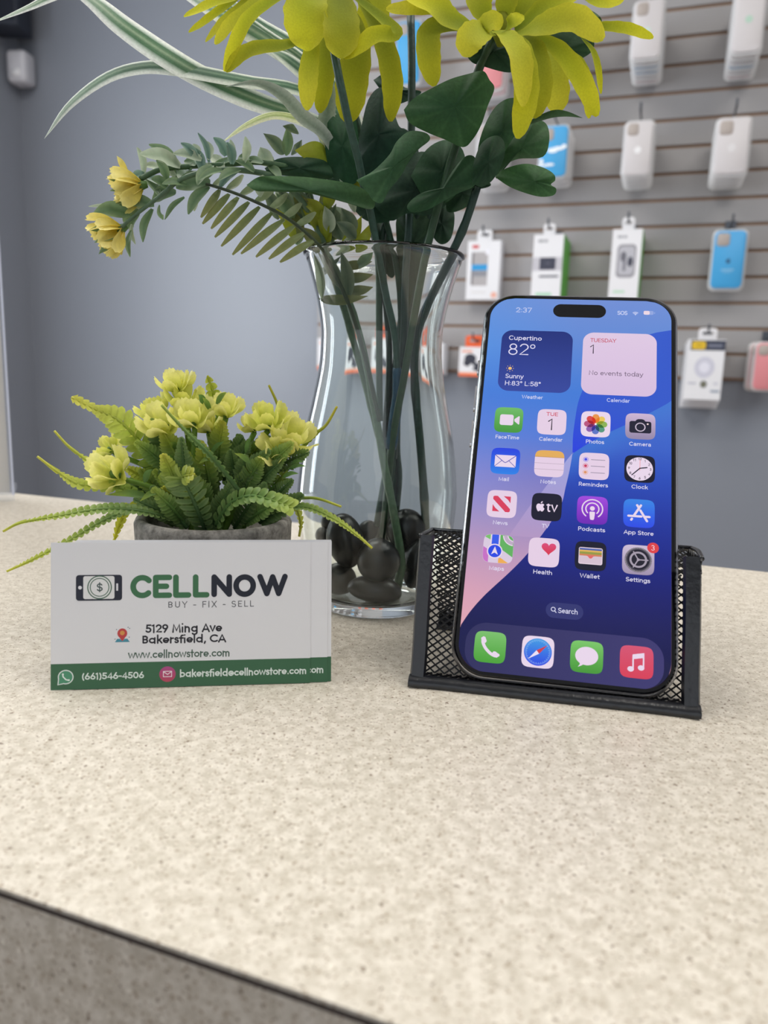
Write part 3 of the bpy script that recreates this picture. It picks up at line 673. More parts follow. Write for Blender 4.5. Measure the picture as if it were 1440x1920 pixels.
mb = MB(); rings = [(.0016, -.0002), (.0004, -.0009), (0.0, -.0022), (0.0, -PD+.0022), (.0004, -PD+.0009), (.0016, -PD+.0001)]
vs = []; n = len(phone_outline(0, RO))
for ins, z in rings: vs += [(x, y, z) for x, y in phone_outline(ins, RO)]
fs = [((k+1)*n+i, (k+1)*n+(i+1) % n, k*n+(i+1) % n, k*n+i) for k in range(len(rings)-1) for i in range(n)]
mb.add(vs, fs); mb.build('metal_frame', M_STEEL, phone)
mb = MB(); mb.prism(phone_outline(.0015, RO), -PD+.0001, -PD-.0001); mb.build('back_glass', M_BACKG, phone, smooth=False)
PT = 0.16565e-3*SC                                   # one display point
DW, DH = 215*PT, 466*PT
mb = MB(); inner = rr_outline(-DW, -DH, DW, DH, 55*PT, 12)
ro = [(phone_outline(.0010, RO), -.0005), (phone_outline(.0016, RO), .00012), (inner, .00014)]
vs = []
for o_, z in ro: vs += [(x, y, z) for x, y in o_]
fs = [(k*n+i, k*n+(i+1) % n, (k+1)*n+(i+1) % n, (k+1)*n+i) for k in range(2) for i in range(n)]
mb.add(vs, fs); mb.build('glass_border', M_BEZEL, phone, smooth=False)
for nm, y0, y1 in (('action_button', 43, 50), ('volume_button', 26, 38), ('volume_button', 10, 22)):
    mb = MB(); o = rr_outline(-.0014, y0*1e-3, .0014, y1*1e-3, .0014, 5)
    vs = [(-PW/2-.0007+d, y, -.0041+z) for d in (0, .0010) for z, y in o]; m = len(o)
    mb.add(vs, [tuple(range(m)), tuple(reversed(range(m, 2*m)))]+[(i, m+i, m+(i+1) % m, (i+1) % m) for i in range(m)]); mb.build(nm, M_STEEL, phone, sharp=40)
mb = MB(); mb.box(PW/2-.0006, PW/2+.00012, .012, .030, -.0055, -.0030); mb.build('power_button', M_STEEL, phone, smooth=False)

M_GLOW = glow_mat('lit_display', 1.0)
def dprint(z=1e-5): return Print(z=z, dz=2e-6, k=PT, ox=-DW, oy=DH, flip=True)
# wallpaper
wave1 = [(p.x, p.y) for p in spline([(430.3, 81), (389.5, 91), (330, 118), (280, 160), (247, 212), (230, 258), (221.5, 293), (217, 337), (214.6, 375), (215.2, 417)], 60)]
wave2 = [(p.x, p.y) for p in spline([(430.4, 273), (391, 300.5), (330.7, 339), (290.4, 363.5), (250.3, 391), (216.4, 418.8)], 30)]
edgeB = [(p.x, p.y) for p in spline([(215.2, 417), (214.1, 431.5), (210.3, 464), (204, 503), (196.8, 545), (177.8, 586), (155.9, 624.7), (127.1, 671), (94, 713), (46.3, 767.5), (18, 807), (0, 840)], 60)]
bandL = [(p.x, p.y) for p in spline([(215, 419), (202.9, 437), (195.3, 451), (172.4, 485), (150, 522.8), (131.2, 549.7), (112.9, 582), (87.7, 628)], 40)]
def x_at(curve, y):
    for (xa, ya), (xb, yb) in zip(curve, curve[1:]):
        if (ya-y)*(yb-y) <= 0 and ya != yb: return xa+(xb-xa)*(y-ya)/(yb-ya)
    return curve[0][0] if abs(y-curve[0][1]) < abs(y-curve[-1][1]) else curve[-1][0]
sky_l = [(0, (104, 146, 218)), (140, (86, 142, 222)), (270, (70, 124, 216)), (380, (92, 126, 214)), (480, (128, 134, 208)), (570, (152, 142, 198)), (660, (186, 150, 188)), (760, (214, 160, 182)), (850, (226, 166, 178))]
sky_r = [(0, (112, 142, 212)), (100, (100, 138, 212)), (270, (66, 122, 214)), (380, (84, 122, 214)), (480, (120, 118, 190)), (570, (148, 134, 190)), (700, (190, 152, 186)), (850, (220, 164, 178))]
navy = [(270, (84, 122, 206)), (330, (66, 106, 204)), (400, (58, 96, 198)), (470, (42, 76, 184)), (560, (34, 56, 160)), (660, (26, 38, 132)), (740, (27, 32, 108)), (800, (28, 30, 92)), (860, (24, 26, 78)), (932, (32, 32, 62))]
def yy(a, b, n): return [a+(b-a)*i/n for i in range(n+1)]
def corner(y, R=58.0):                               # how far the rounded display corner cuts in at height y
    e = R-y if y < R else (y-(932-R) if y > 932-R else 0)
    return R-math.sqrt(max(0.0, R*R-e*e)) if e > 0 else 0.0
wp = dprint(1e-5)
wp.grid([[(corner(y)+(430-2*corner(y))*j/8, y) for j in range(9)] for y in yy(0, 58, 16)+yy(58, 874, 40)[1:]+yy(874, 932, 16)[1:]], lambda x, y: mixc(ramp(sky_l, y), ramp(sky_r, y), x/215))
def band_col(x, y): return ramp([(419, (160, 164, 222)), (480, (160, 158, 214)), (560, (168, 152, 204)), (628, (178, 150, 194))], y)
wp.grid([[(x_at(bandL, y)+(x_at(edgeB, y)-x_at(bandL, y))*j/5, y) for j in range(6)] for y in yy(420, 628, 30)], band_col)
wp.grid([[(x_at(wave1, y)+((430 if y < 273.5 else x_at(wave2, y))-x_at(wave1, y))*j/6, y) for j in range(7)] for y in yy(81.2, 416.8, 44)],
        lambda x, y: mixc(ramp([(81, (66, 108, 214)), (200, (48, 94, 208)), (300, (48, 84, 206)), (416, (40, 64, 222))], y), (52, 88, 200), (x-215)/215))
wp.grid([[(lambda L, R_: (L+(R_-L)*j/8, y))(x_at(wave2, y) if y < 418 else (x_at(edgeB, y) if y < 839 else corner(y)), 430-corner(y)) for j in range(9)] for y in yy(273.2, 874, 100)+yy(874, 932, 16)[1:]],
        lambda x, y: mixc(mixc(ramp(navy, y), (62, 118, 210), max(0, .8-abs(y-(420-(x-215)*.68))/90) if y < 520 else 0), (18, 22, 74), max(0, (y-620)/400)*max(0, 1-x/260)))
display = wp.build('display', M_GLOW, phone, smooth=False)
WHT = (232, 214, 234); PK = (228, 206, 228)
def icon(name, cx, cy, bg, draw, h=33.0, label=None):
    p = dprint(6e-5); f = bg if callable(bg) else (lambda x, y: bg)
    p.poly(sq_outline(cx, cy, h), lambda x, y: f(x-cx, y-cy))
    draw(p, cx, cy)
    ob = p.build(name, M_GLOW, display, smooth=False)
    if label: ob['label'] = label
    return ob
def grad(top, bot, h=33.0): return lambda x, y: mixc(top, bot, (y+h)/(2*h))
CX = [66, 165, 263.8, 362.6]; RY = [341.6, 448, 554.4, 660.8]; DY = 879.5
def caption(p, s, cx, cy, w, col=(222, 218, 240)): p.text(s, cx-w/2, cy+49.5, cx+w/2, col, .155, 8.8)
GR1, GR2 = (112, 186, 104), (70, 150, 62)
def d_video(p, cx, cy):
    p.rrect(cx-20.5, cy-14, cx+11, cy+14, 5, WHT); p.poly([(cx+13, cy-1), (cx+13.5, cy+3), (cx+23, cy+11), (cx+25, cy+10), (cx+25, cy-10), (cx+23, cy-11), (cx+13.5, cy-3)], WHT)
    caption(p, 'FaceTime', cx, cy, 54)
def d_cal(p, cx, cy):
    p.text('TUE', cx-13, cy-16, cx+13, (206, 62, 84), .16, 9); p.text('1', cx-8, cy+21, cx+5, (34, 24, 40), .085, 30); caption(p, 'Calendar', cx, cy, 52)
def d_photos(p, cx, cy):
    cols = [(232, 148, 74), (232, 200, 92), (138, 176, 84), (84, 150, 124), (92, 116, 196), (140, 94, 172), (184, 84, 126), (214, 74, 74)]
    def petal(a, k, l0=4, l1=26, w=7.6):
        c, s = math.cos(a), math.sin(a); pts = []
        for i in range(21):
            t = math.pi*i/20-math.pi/2
            pts.append((l1-w+w*math.cos(t), w*math.sin(t)))
        for i in range(21):
            t = math.pi*i/20+math.pi/2
            pts.append((l0+w*.95+w*.95*math.cos(t)-2, w*.95*math.sin(t)))
        p.poly([(cx+x*c-y*s, cy+x*s+y*c) for x, y in pts], k)
    def lens(a, k):                                  # darker overlap of two neighbouring petals
        c, s = math.cos(a), math.sin(a)
        p.poly([(cx+x*c-y*s, cy+x*s+y*c) for x, y in [(3, 0), (8, -3.6), (13, -3.8), (18, -1.6), (20, 0), (18, 1.6), (13, 3.8), (8, 3.6)]], k)
    for i, k in enumerate(cols): petal(-math.pi/2+i*math.pi/4, k)
    for i, k in enumerate(cols):
        k2 = cols[(i+1) % 8]; lens(-math.pi/2+(i+.5)*math.pi/4, tuple(a*b/235 for a, b in zip(k, k2)))
    p.ell(cx, cy, 2.2, 2.2, (250, 245, 250)); caption(p, 'Photos', cx, cy, 40)
def d_camera(p, cx, cy):
    K = (34, 34, 52)
    p.rrect(cx-24, cy-13, cx+24, cy+17, 5, K); p.poly([(cx-12, cy-12), (cx-8, cy-17), (cx-4, cy-18.5), (cx+4, cy-18.5), (cx+8, cy-17), (cx+12, cy-12)], K)
    p.ring(cx, cy+2, 10.2, 2.4, (200, 186, 206)); p.ell(cx+16, cy-6.5, 2, 2, (250, 226, 226)); caption(p, 'Camera', cx, cy, 47)
def d_mail(p, cx, cy):
    p.rrect(cx-24, cy-15, cx+24, cy+15, 2.5, WHT); b = (66, 70, 170)
    p.stroke([(cx-23.5, cy-14.5), (cx-3, cy+2.6), (cx, cy+4), (cx+3, cy+2.6), (cx+23.5, cy-14.5)], 1.6, b); p.stroke([(cx-23.5, cy+14), (cx-8, cy-1)], 1.3, b); p.stroke([(cx+23.5, cy+14), (cx+8, cy-1)], 1.3, b)
    caption(p, 'Mail', cx, cy, 23)
def d_notes(p, cx, cy):
    o = [(x, y) for x, y in sq_outline(cx, cy, 33, n=96) if y < cy-16.5]; o.sort(key=lambda q: q[0])
    p.poly([(cx-32.9, cy-16.5)]+o+[(cx+32.9, cy-16.5)], (226, 172, 92))
    p.rrect(cx-32.9, cy-17, cx+32.9, cy-15.4, .2, (196, 150, 100))
    for d in (-1, 14): p.rrect(cx-33, cy+d, cx+33, cy+d+1.2, .2, (190, 172, 190))
    caption(p, 'Notes', cx, cy, 34)
def d_remind(p, cx, cy):
    for k, c in ((-16, (70, 78, 226)), (0, (200, 56, 90)), (16, (222, 148, 100))):
        p.ell(cx-18.5, cy+k, 6, 6, mixc(c, (255, 240, 255), .35)); p.ell(cx-18.5, cy+k, 4.8, 4.8, PK); p.ell(cx-18.5, cy+k, 3.4, 3.4, c); p.rrect(cx-7, cy+k-.8, cx+24, cy+k+.8, .4, (150, 140, 160))
    caption(p, 'Reminders', cx, cy, 63)
def d_clock(p, cx, cy):
    K = (26, 24, 44); p.ell(cx, cy, 28.5, 28.5, WHT, 48)
    for i in range(1, 13):
        a = math.radians(30*i-90); x, y = cx+23.2*math.cos(a), cy+23.2*math.sin(a); w = 3.6 if i < 10 else 6.6
        if i == 1: w = 2.2
        p.text(str(i), x-w/2, y+2.8, x+w/2, K, .17, 5.6)
    p.stroke([(cx, cy), (cx+15, cy-2.6)], 2.6, K); p.stroke([(cx, cy), (cx-17, cy+17)], 2.4, K); p.stroke([(cx, cy+5), (cx, cy-21)], .9, (236, 120, 110)); p.ell(cx, cy, 1.6, 1.6, (60, 40, 50))
    caption(p, 'Clock', cx, cy, 34)
def d_news(p, cx, cy):
    R = (214, 62, 92)
    p.poly([(cx-20, cy-17), (cx-17, cy-19), (cx-10, cy-19), (cx+19, cy+11), (cx+19, cy+17), (cx+16, cy+19), (cx+9, cy+19), (cx-20, cy-11)], R)
    p.poly([(cx+3, cy-19), (cx+19, cy-19), (cx+19, cy-3), (cx+13, cy-11)], R); p.poly([(cx-20, cy+2), (cx-14, cy+10), (cx-4, cy+18.5), (cx-20, cy+18.5)], R); caption(p, 'News', cx, cy, 32)
def d_tv(p, cx, cy):
    p2 = [(0, -.66), (.20, -.88), (.46, -.90), (.72, -.56), (.82, -.24), (.64, -.10), (.54, .12), (.58, .36), (.76, .52), (.56, .76), (.28, .80), (0, .66), (-.28, .80), (-.58, .74), (-.80, .42), (-.84, .02), (-.70, -.48), (-.46, -.90), (-.20, -.88)]
    r = 11.0; lx, ly = cx-13.5, cy+1.5
    p.poly([(lx+x*r, ly-y*r) for x, y in p2], WHT); p.poly([(lx+x*r, ly-y*r) for x, y in [(0, .88), (.04, 1.1), (.20, 1.28), (.40, 1.36), (.38, 1.12), (.22, .92)]], WHT)
    p.stroke([(cx+3.5, cy-8), (cx+3.5, cy+6.5), (cx+5, cy+9.5), (cx+8.5, cy+9.6)], 3.2, WHT, False); p.stroke([(cx-.5, cy-5), (cx+8.5, cy-5)], 2.8, WHT, False)
    p.stroke([(cx+11, cy-6.4), (cx+17, cy+9.4), (cx+23, cy-6.4)], 3.2, WHT, False); caption(p, 'TV', cx, cy, 15)
def d_pod(p, cx, cy):
    p.arc(cx, cy-3, 22, 128, 412, 2.8, WHT); p.arc(cx, cy-3, 14, 136, 404, 2.8, WHT); p.ell(cx, cy-4, 5.3, 5.3, WHT)
    p.poly([(cx-6, cy+5.5), (cx-4.5, cy+3.6), (cx+4.5, cy+3.6), (cx+6, cy+5.5), (cx+4.6, cy+20), (cx+3, cy+23), (cx-3, cy+23), (cx-4.6, cy+20)], WHT); caption(p, 'Podcasts', cx, cy, 57)
def d_store(p, cx, cy):
    p.stroke([(cx+4, cy-19), (cx-10, cy+5)], 5, WHT); p.stroke([(cx-14.5, cy+13.5), (cx-16, cy+16)], 5, WHT); p.stroke([(cx-4, cy-19), (cx-1, cy-14)], 5, WHT); p.stroke([(cx+3, cy-7), (cx+17, cy+17)], 5, WHT)
    p.stroke([(cx-22, cy+7), (cx+5, cy+7)], 5, WHT); p.stroke([(cx+14, cy+7), (cx+22, cy+7)], 5, WHT); caption(p, 'App Store', cx, cy, 61)
def d_maps(p, cx, cy):
    P0 = sq_outline(cx, cy, 32.6, n=96)
    def clip(poly):                                 # keep a patch inside the rounded square
        out = []
        for x, y in poly:
            dx, dy = (x-cx)/32.6, (y-cy)/32.6; k = (abs(dx)**5+abs(dy)**5)**.2
            out.append((cx+dx*32.6/max(1, k), cy+dy*32.6/max(1, k)))
        return out
    def dens(poly, n=8): return [(a[0]+(b[0]-a[0])*i/n, a[1]+(b[1]-a[1])*i/n) for a, b in zip(poly, poly[1:]+poly[:1]) for i in range(n)]
    def pt(poly, c): p.poly(clip(dens([(cx+x, cy+y) for x, y in poly])), c)
    pt([(-33, -33), (-16, -33), (-16, -19), (-30, -26)], (122, 190, 110)); pt([(3, -33), (33, -33), (33, 18), (3, -2)], (98, 176, 96)); pt([(-33, -4), (-20, 4), (-20, 33), (-33, 33)], (198, 112, 196))
    pt([(2, 22), (6, 20), (26, 33), (2, 33)], (236, 172, 84)); pt([(-15, -33), (0, -33), (0, -10), (-15, -10)], (56, 92, 232))
    p.stroke([(cx-17, cy-32), (cx-17, cy-10)], 2.2, WHT, False); p.stroke([(cx+2, cy-32), (cx+2, cy-10)], 2.2, WHT, False)
    p.arc(cx+33, cy-33, 18, 94, 176, 9, (190, 170, 196), False); p.arc(cx+33, cy-33, 23.5, 94, 176, 2.2, WHT, False); p.arc(cx+33, cy-33, 13.5, 98, 172, 2.2, WHT, False)
    p.ell(cx-7, cy+6, 17, 17, WHT); p.ell(cx-7, cy+6, 14.4, 14.4, (44, 72, 226)); p.poly([(cx-7, cy-5), (cx+.5, cy+14), (cx-7, cy+9.5), (cx-14.5, cy+14)], WHT); caption(p, 'Maps', cx, cy, 32)
def d_health(p, cx, cy):
    pts = [];
    for i in range(40):
        t = 2*math.pi*i/40; pts.append((cx+10+16*math.sin(t)**3*.98, cy-10-(13*math.cos(t)-5*math.cos(2*t)-2*math.cos(3*t)-math.cos(4*t))*.98))
    p.poly(pts, lambda x, y: mixc((216, 80, 128), (214, 52, 74), (y-cy+24)/30)); caption(p, 'Health', cx, cy, 40)
def d_wallet(p, cx, cy):
    p.rrect(cx-25, cy-19, cx+25, cy+19, 4, (226, 208, 222)); y = cy-17
    for c, hgt in (((70, 94, 170), 4), ((220, 176, 90), 4), ((146, 152, 72), 5), ((206, 128, 90), 4)): p.rrect(cx-23.5, y, cx+23.5, y+hgt+.4, .5, c); y += hgt
    p.poly([(cx-23.5, cy), (cx-9, cy), (cx-6, cy+1.5), (cx-4, cy+5), (cx, cy+6.5), (cx+4, cy+5), (cx+6, cy+1.5), (cx+9, cy), (cx+23.5, cy), (cx+23.5, cy+17), (cx-23.5, cy+17)], (212, 192, 208)); p.poly([(cx-9, cy-1), (cx+9, cy-1), (cx+5, cy+2), (cx+3, cy+5), (cx, cy+6), (cx-3, cy+5), (cx-5, cy+2)], (222, 104, 104))
    caption(p, 'Wallet', cx, cy, 40)
def d_set(p, cx, cy):
    K = (34, 32, 46); G = (166, 156, 172)
    p.ell(cx, cy, 28, 28, K, 56)
    for i in range(60):
        a = 2*math.pi*i/60; p.stroke([(cx+25*math.cos(a), cy+25*math.sin(a)), (cx+27.8*math.cos(a), cy+27.8*math.sin(a))], 1.3, (190, 180, 192), False)
    p.ring(cx, cy, 23.6, 1.2, (96, 92, 106)); p.ring(cx, cy, 16, 4.2, G); p.ell(cx, cy, 12.6, 12.6, K)
    for a in (0, 120, 240): p.stroke([(cx, cy), (cx+21*math.cos(math.radians(a)), cy+21*math.sin(math.radians(a)))], 2.6, G, False)
    p.ell(cx, cy, 3, 3, G); p.ell(cx+30, cy-29, 12, 12, (220, 66, 72)); p.text('3', cx+26.4, cy-23.4, cx+33.2, (244, 226, 240), .10, 11.5); caption(p, 'Settings', cx, cy, 49)
icon('app_icon', CX[0], RY[0], grad(GR1, GR2), d_video, label='green app icon with a white video camera')
icon('app_icon', CX[1], RY[0], PK, d_cal, label='white app icon with TUE and 1')
icon('app_icon', CX[2], RY[0], WHT, d_photos, label='white app icon with a rainbow petal wheel')
icon('app_icon', CX[3], RY[0], grad((206, 182, 212), (146, 134, 166)), d_camera, label='grey app icon with a black camera')
icon('app_icon', CX[0], RY[1], grad((40, 66, 222), (46, 130, 230)), d_mail, label='blue app icon with a white envelope')
icon('app_icon', CX[1], RY[1], PK, d_notes, label='white app icon with a yellow top and ruled lines')
icon('app_icon', CX[2], RY[1], PK, d_remind, label='white app icon with three coloured dots and lines')
icon('app_icon', CX[3], RY[1], (24, 24, 46), d_clock, label='black app icon with a white clock face')
icon('app_icon', CX[0], RY[2], PK, d_news, label='white app icon with a red N shape')
icon('app_icon', CX[1], RY[2], (26, 26, 46), d_tv, label='black app icon with a white fruit and tv')
icon('app_icon', CX[2], RY[2], grad((162, 74, 220), (108, 38, 178)), d_pod, label='purple app icon with white sound rings')
icon('app_icon', CX[3], RY[2], grad((56, 134, 228), (46, 74, 228)), d_store, label='blue app icon with a white A of strokes')
icon('app_icon', CX[0], RY[3], (216, 200, 222), d_maps, label='map app icon with a blue road and arrow')
icon('app_icon', CX[1], RY[3], PK, d_health, label='white app icon with a red heart')
icon('app_icon', CX[2], RY[3], (26, 27, 46), d_wallet, label='black app icon with coloured cards in a wallet')
icon('app_icon', CX[3], RY[3], grad((206, 190, 214), (158, 144, 172)), d_set, label='grey app icon with a gear and a red 3 badge')
# dock
p = dprint(3e-5); p.rrect(14, 828, 416, 932.5, 44, lambda x, y: mixc((46, 46, 92), (62, 58, 112), (x-14)/400), 12); p.build('dock', M_GLOW, display, smooth=False)
def d_call(p, cx, cy):
    q = spline([(cx-15, cy-16, 0), (cx-15.5, cy-9, 0), (cx-9, cy+3, 0), (cx+2, cy+13, 0), (cx+12, cy+17, 0), (cx+18, cy+15, 0)], 24)
    p.stroke([(v.x, v.y) for v in q], 6.4, WHT)
    p.poly([(cx-20, cy-18), (cx-15, cy-22), (cx-11, cy-20), (cx-8, cy-13), (cx-8.5, cy-10), (cx-13, cy-6), (cx-18, cy-8)], WHT); p.poly([(cx+4, cy+14), (cx+8, cy+8), (cx+12, cy+8), (cx+20, cy+13), (cx+21, cy+16), (cx+16, cy+20.5), (cx+9, cy+20)], WHT)
def d_compass(p, cx, cy):
    p.ell(cx, cy, 28.5, 28.5, lambda x, y: mixc((66, 158, 226), (46, 72, 224), (y-cy+28)/56), 60)
    for i in range(60):
        a = 2*math.pi*i/60; r0 = 23.4 if i % 2 else 21.8; p.stroke([(cx+r0*math.cos(a), cy+r0*math.sin(a)), (cx+26*math.cos(a), cy+26*math.sin(a))], .8, (150, 190, 240), False)
    a = math.radians(-40); c, s = math.cos(a), math.sin(a)
    p.poly([(cx+x*c-y*s, cy+x*s+y*c) for x, y in [(25, 0), (0, 4.4), (0, -4.4)]], (204, 62, 74)); p.poly([(cx+x*c-y*s, cy+x*s+y*c) for x, y in [(-25, 0), (0, -4.4), (0, 4.4)]], (234, 224, 244))
def d_msg(p, cx, cy):
    p.ell(cx, cy-2, 23, 19, WHT, 48); p.poly([(cx-17, cy+22), (cx-9, cy+18), (cx-5, cy+15), (cx-14, cy+11), (cx-13, cy+16)], WHT)
def d_music(p, cx, cy):
    p.poly([(cx-8, cy-15), (cx+15, cy-20), (cx+15, cy-10), (cx-8, cy-5)], WHT); p.stroke([(cx-6.8, cy-13), (cx-6.8, cy+14)], 3, WHT, False); p.stroke([(cx+13.6, cy-17), (cx+13.6, cy+10)], 3, WHT, False)
    p.ell(cx-11.4, cy+15, 6.4, 5.4, WHT); p.ell(cx+9, cy+11, 6.4, 5.4, WHT)
icon('app_icon', CX[0], DY, grad((124, 192, 110), (74, 160, 56)), d_call, label='green dock icon with a white handset')
icon('app_icon', CX[1], DY, WHT, d_compass, label='white dock icon with a blue compass')
icon('app_icon', CX[2], DY, grad((124, 198, 106), (70, 150, 56)), d_msg, label='green dock icon with a white speech bubble')
icon('app_icon', CX[3], DY, grad((212, 86, 116), (214, 64, 88)), d_music, label='red dock icon with white music notes')
# widgets, status bar, search pill, island
p = dprint(5e-5); p.rrect(33, 94, 203, 264, 26, lambda x, y: mixc((32, 48, 122), (54, 72, 158), (y-94)/170), 10); W2 = (224, 220, 244)
p.text('Cupertino', 50.5, 121.5, 129, W2, .15, 11.8); p.text('82', 51.5, 164, 99.5, W2, .085, 32); p.ring(109, 139.5, 5.2, 2.2, W2)
p.ell(59, 202.5, 4.2, 4.2, (236, 190, 120))
for i in range(8): a = i*math.pi/4; p.ell(59+8.2*math.cos(a), 202.5+8.2*math.sin(a), 1.0, 1.0, (226, 184, 130), 8)
p.text('Sunny', 50, 229.5, 92, W2, .14, 11.5); p.text('H:83\u00b0 L:58\u00b0', 50, 249, 133.5, W2, .14, 11.5); p.text('Weather', 93, 283.5, 140.5, (214, 214, 240), .14, 9)
o = p.build('weather_widget', M_GLOW, display, smooth=False); o['label'] = 'dark blue weather widget reading 82 degrees'
p = dprint(5e-5); p.rrect(227, 94, 397, 264, 26, lambda x, y: mixc((222, 200, 226), (214, 190, 222), (y-94)/170), 10)
p.text('TUESDAY', 244.5, 120.5, 303.5, (196, 78, 96), .15, 10); p.text('1', 244.5, 153, 256, (46, 34, 54), .09, 25); p.text('No events today', 244, 212, 366.5, (112, 96, 118), .12, 12); p.text('Calendar', 287, 282, 338, (208, 212, 244), .14, 9)
o = p.build('calendar_widget', M_GLOW, display, smooth=False); o['label'] = 'pale pink calendar widget reading Tuesday 1'
p = dprint(5e-5); ST = (196, 204, 240)
p.text('2:37', 62, 41, 99.5, ST, .15, 13.5); p.build('status_clock', M_GLOW, display, smooth=False); p = dprint(5e-5); p.text('SOS', 305.5, 41, 328, ST, .19, 10.5)
for r in (9.5, 6.2): p.arc(347, 42.5, r, 228, 312, 2.0, ST, False)
p.poly([(347, 42.5), (344.6, 38.8), (346, 38), (348, 38), (349.4, 38.8)], ST); p.rrect(366, 28.5, 389, 39.5, 3.6, (146, 166, 222)); p.rrect(366, 28.5, 380, 39.5, 3.4, (236, 214, 226)); p.rrect(390.5, 32, 392.5, 36.5, 1, (150, 170, 224)); p.build('status_icons', M_GLOW, display, smooth=False)
p = dprint(5e-5); p.rrect(176, 770.5, 253.5, 804, 16.5, (50, 54, 112), 10); p.text('Search', 202, 792, 242, (214, 214, 240), .14, 10.5); p.ring(191.5, 785.5, 4.2, 1.6, (214, 214, 240)); p.stroke([(194.6, 788.8), (197.6, 792)], 1.8, (214, 214, 240)); p.build('search_pill', M_GLOW, display, smooth=False)
p = dprint(6e-5); p.rrect(152, 14.5, 278, 52, 18.7, (6, 7, 14), 10); p.build('camera_island', M_BEZEL, display, smooth=False)

# ------------------------------------------------------------------ business cards
M_CARD = mat('white_card_stock', (224, 224, 227), 0.5); M_CINK = vc_mat('card_ink', 0.45)
CYAW, CREC = 0.14976, 0.17626
cu = Vector((math.cos(CYAW), math.sin(CYAW), 0)); cup = Vector((-math.sin(CYAW)*math.sin(CREC), math.cos(CYAW)*math.sin(CREC), math.cos(CREC))); cnn = cu.cross(cup)
CO = Vector((-0.11084, 0.24207, 0.0002))
def card_loc(k, sx):
    p = CO-cnn*(0.00046*k)+cu*sx
    return p-cup*((p.z-0.0002)/cup.z)
def card_mat(k, sx):
    p = card_loc(k, sx); return Matrix(((cu.x, cup.x, cnn.x, p.x), (cu.y, cup.y, cnn.y, p.y), (cu.z, cup.z, cnn.z, p.z), (0, 0, 0, 1)))
card = thing('business_card', 'front white and green business card reading CELLNOW with all its lines in full view', 'business card', matrix=card_mat(0, 0), group='business cards')
mb = MB(); mb.box(0, .0875, 0, .050, -.00034, 0); mb.build('card_stock', M_CARD, card, smooth=False)
def cprint(z=1.2e-5): return Print(z=z, dz=1e-6, k=1e-3)
GREEN, DARK, INKC = (62, 112, 76), (28, 32, 46), (26, 24, 34)
p = cprint(); p.rrect(0, 0, 87.5, 8.85, .02, (58, 102, 72)); p.build('green_band', M_CINK, card, smooth=False)
p = cprint(); Wd = 1.92
def cs(pts, col):
    for a_, b_ in zip(pts, pts[1:]): p.stroke([a_, b_], Wd, col, True)
yt, yb = 37.9, 31.75
p.stroke([(29.85+3.0*math.cos(math.radians(a)), 34.82+3.06*math.sin(math.radians(a))) for a in range(42, 319, 8)], Wd, GREEN)
cs([(38.9, yt), (34.35, yt), (34.35, yb), (38.9, yb)], GREEN); cs([(34.4, 34.85), (37.9, 34.85)], GREEN)
cs([(41.1, yt+.05), (41.1, yb), (45.35, yb)], GREEN); cs([(47.75, yt+.05), (47.75, yb), (51.5, yb)], GREEN)
cs([(54.05, yb+.1), (54.05, yt), (59.2, yb+.1), (59.2, yt)], DARK); p.stroke([(64.5+2.95*math.cos(math.radians(a)), 34.8+3.02*math.sin(math.radians(a))) for a in range(0, 371, 10)], Wd, DARK, False)
cs([(69.8, yt), (72.2, yb+.15), (74.2, yt-.1), (76.3, yb+.15), (78.5, yt)], DARK)
p.rrect(8.14, 30.2, 23.2, 38.95, 1.0, (34, 37, 52)); p.rrect(10.5, 30.75, 20.7, 38.55, .7, (226, 226, 226)); p.ell(9.46, 34.67, .62, .62, (228, 228, 232)); p.rrect(21.25, 33.5, 21.9, 36.0, .15, (220, 220, 224))
p.ring(15.82, 34.72, 3.85, .36, (62, 100, 78)); p.ring(15.82, 34.72, 3.05, .30, (62, 100, 78))
p.stroke([(15.85+.75*math.cos(math.radians(a)), 35.3+.55*math.sin(math.radians(a))) for a in range(20, 271, 25)]+[(15.85+.78*math.cos(math.radians(a)), 34.15+.58*math.sin(math.radians(a))) for a in range(90, -161, -25)], .42, (66, 82, 80)); p.stroke([(15.85, 33.2), (15.85, 36.3)], .36, (66, 82, 80))
p.build('logo', M_CINK, card, smooth=False)
p = cprint()
letters(p, 'BUY - FIX - SELL', 38.45, 27.4, 67.7, 2.15, .26, (62, 64, 70), .22)
letters(p, '5129 Ming Ave', 31.0, 18.95, 56.8, 2.75, .56, INKC, .06); letters(p, 'Bakersfield, CA', 29.9, 15.25, 58.1, 2.6, .54, INKC, .04)
letters(p, 'www.cellnowstore.com', 25.3, 10.2, 59.5, 2.55, .43, (66, 92, 78), .05)
letters(p, '(661)546-4506', 10.1, 3.35, 30.5, 2.15, .42, (222, 232, 226), .05); letters(p, 'bakersfield@cellnowstore.com', 42.5, 3.35, 86.2, 2.35, .43, (222, 232, 226), .045)
p.build('lettering', M_CINK, card, smooth=False)
p = cprint()
p.ell(23.3, 18.85, 1.62, 1.7, (190, 66, 66)); p.poly([(21.75, 18.4), (23.3, 16.0), (24.85, 18.4)], (190, 66, 66)); p.ell(23.3, 19.0, .78, .78, (214, 150, 76)); 
p.poly([(20.85, 15.85), (21.6, 17.0), (22.5, 17.0), (23.3, 16.2), (24.1, 17.0), (25.0, 17.0), (25.75, 15.85)], (70, 140, 160))
for x, y in ((21.4, 20.2), (25.2, 20.9), (25.7, 20.5), (25.6, 17.5), (20.9, 16.9)): p.ell(x, y, .2, .16, (80, 92, 112), 8)
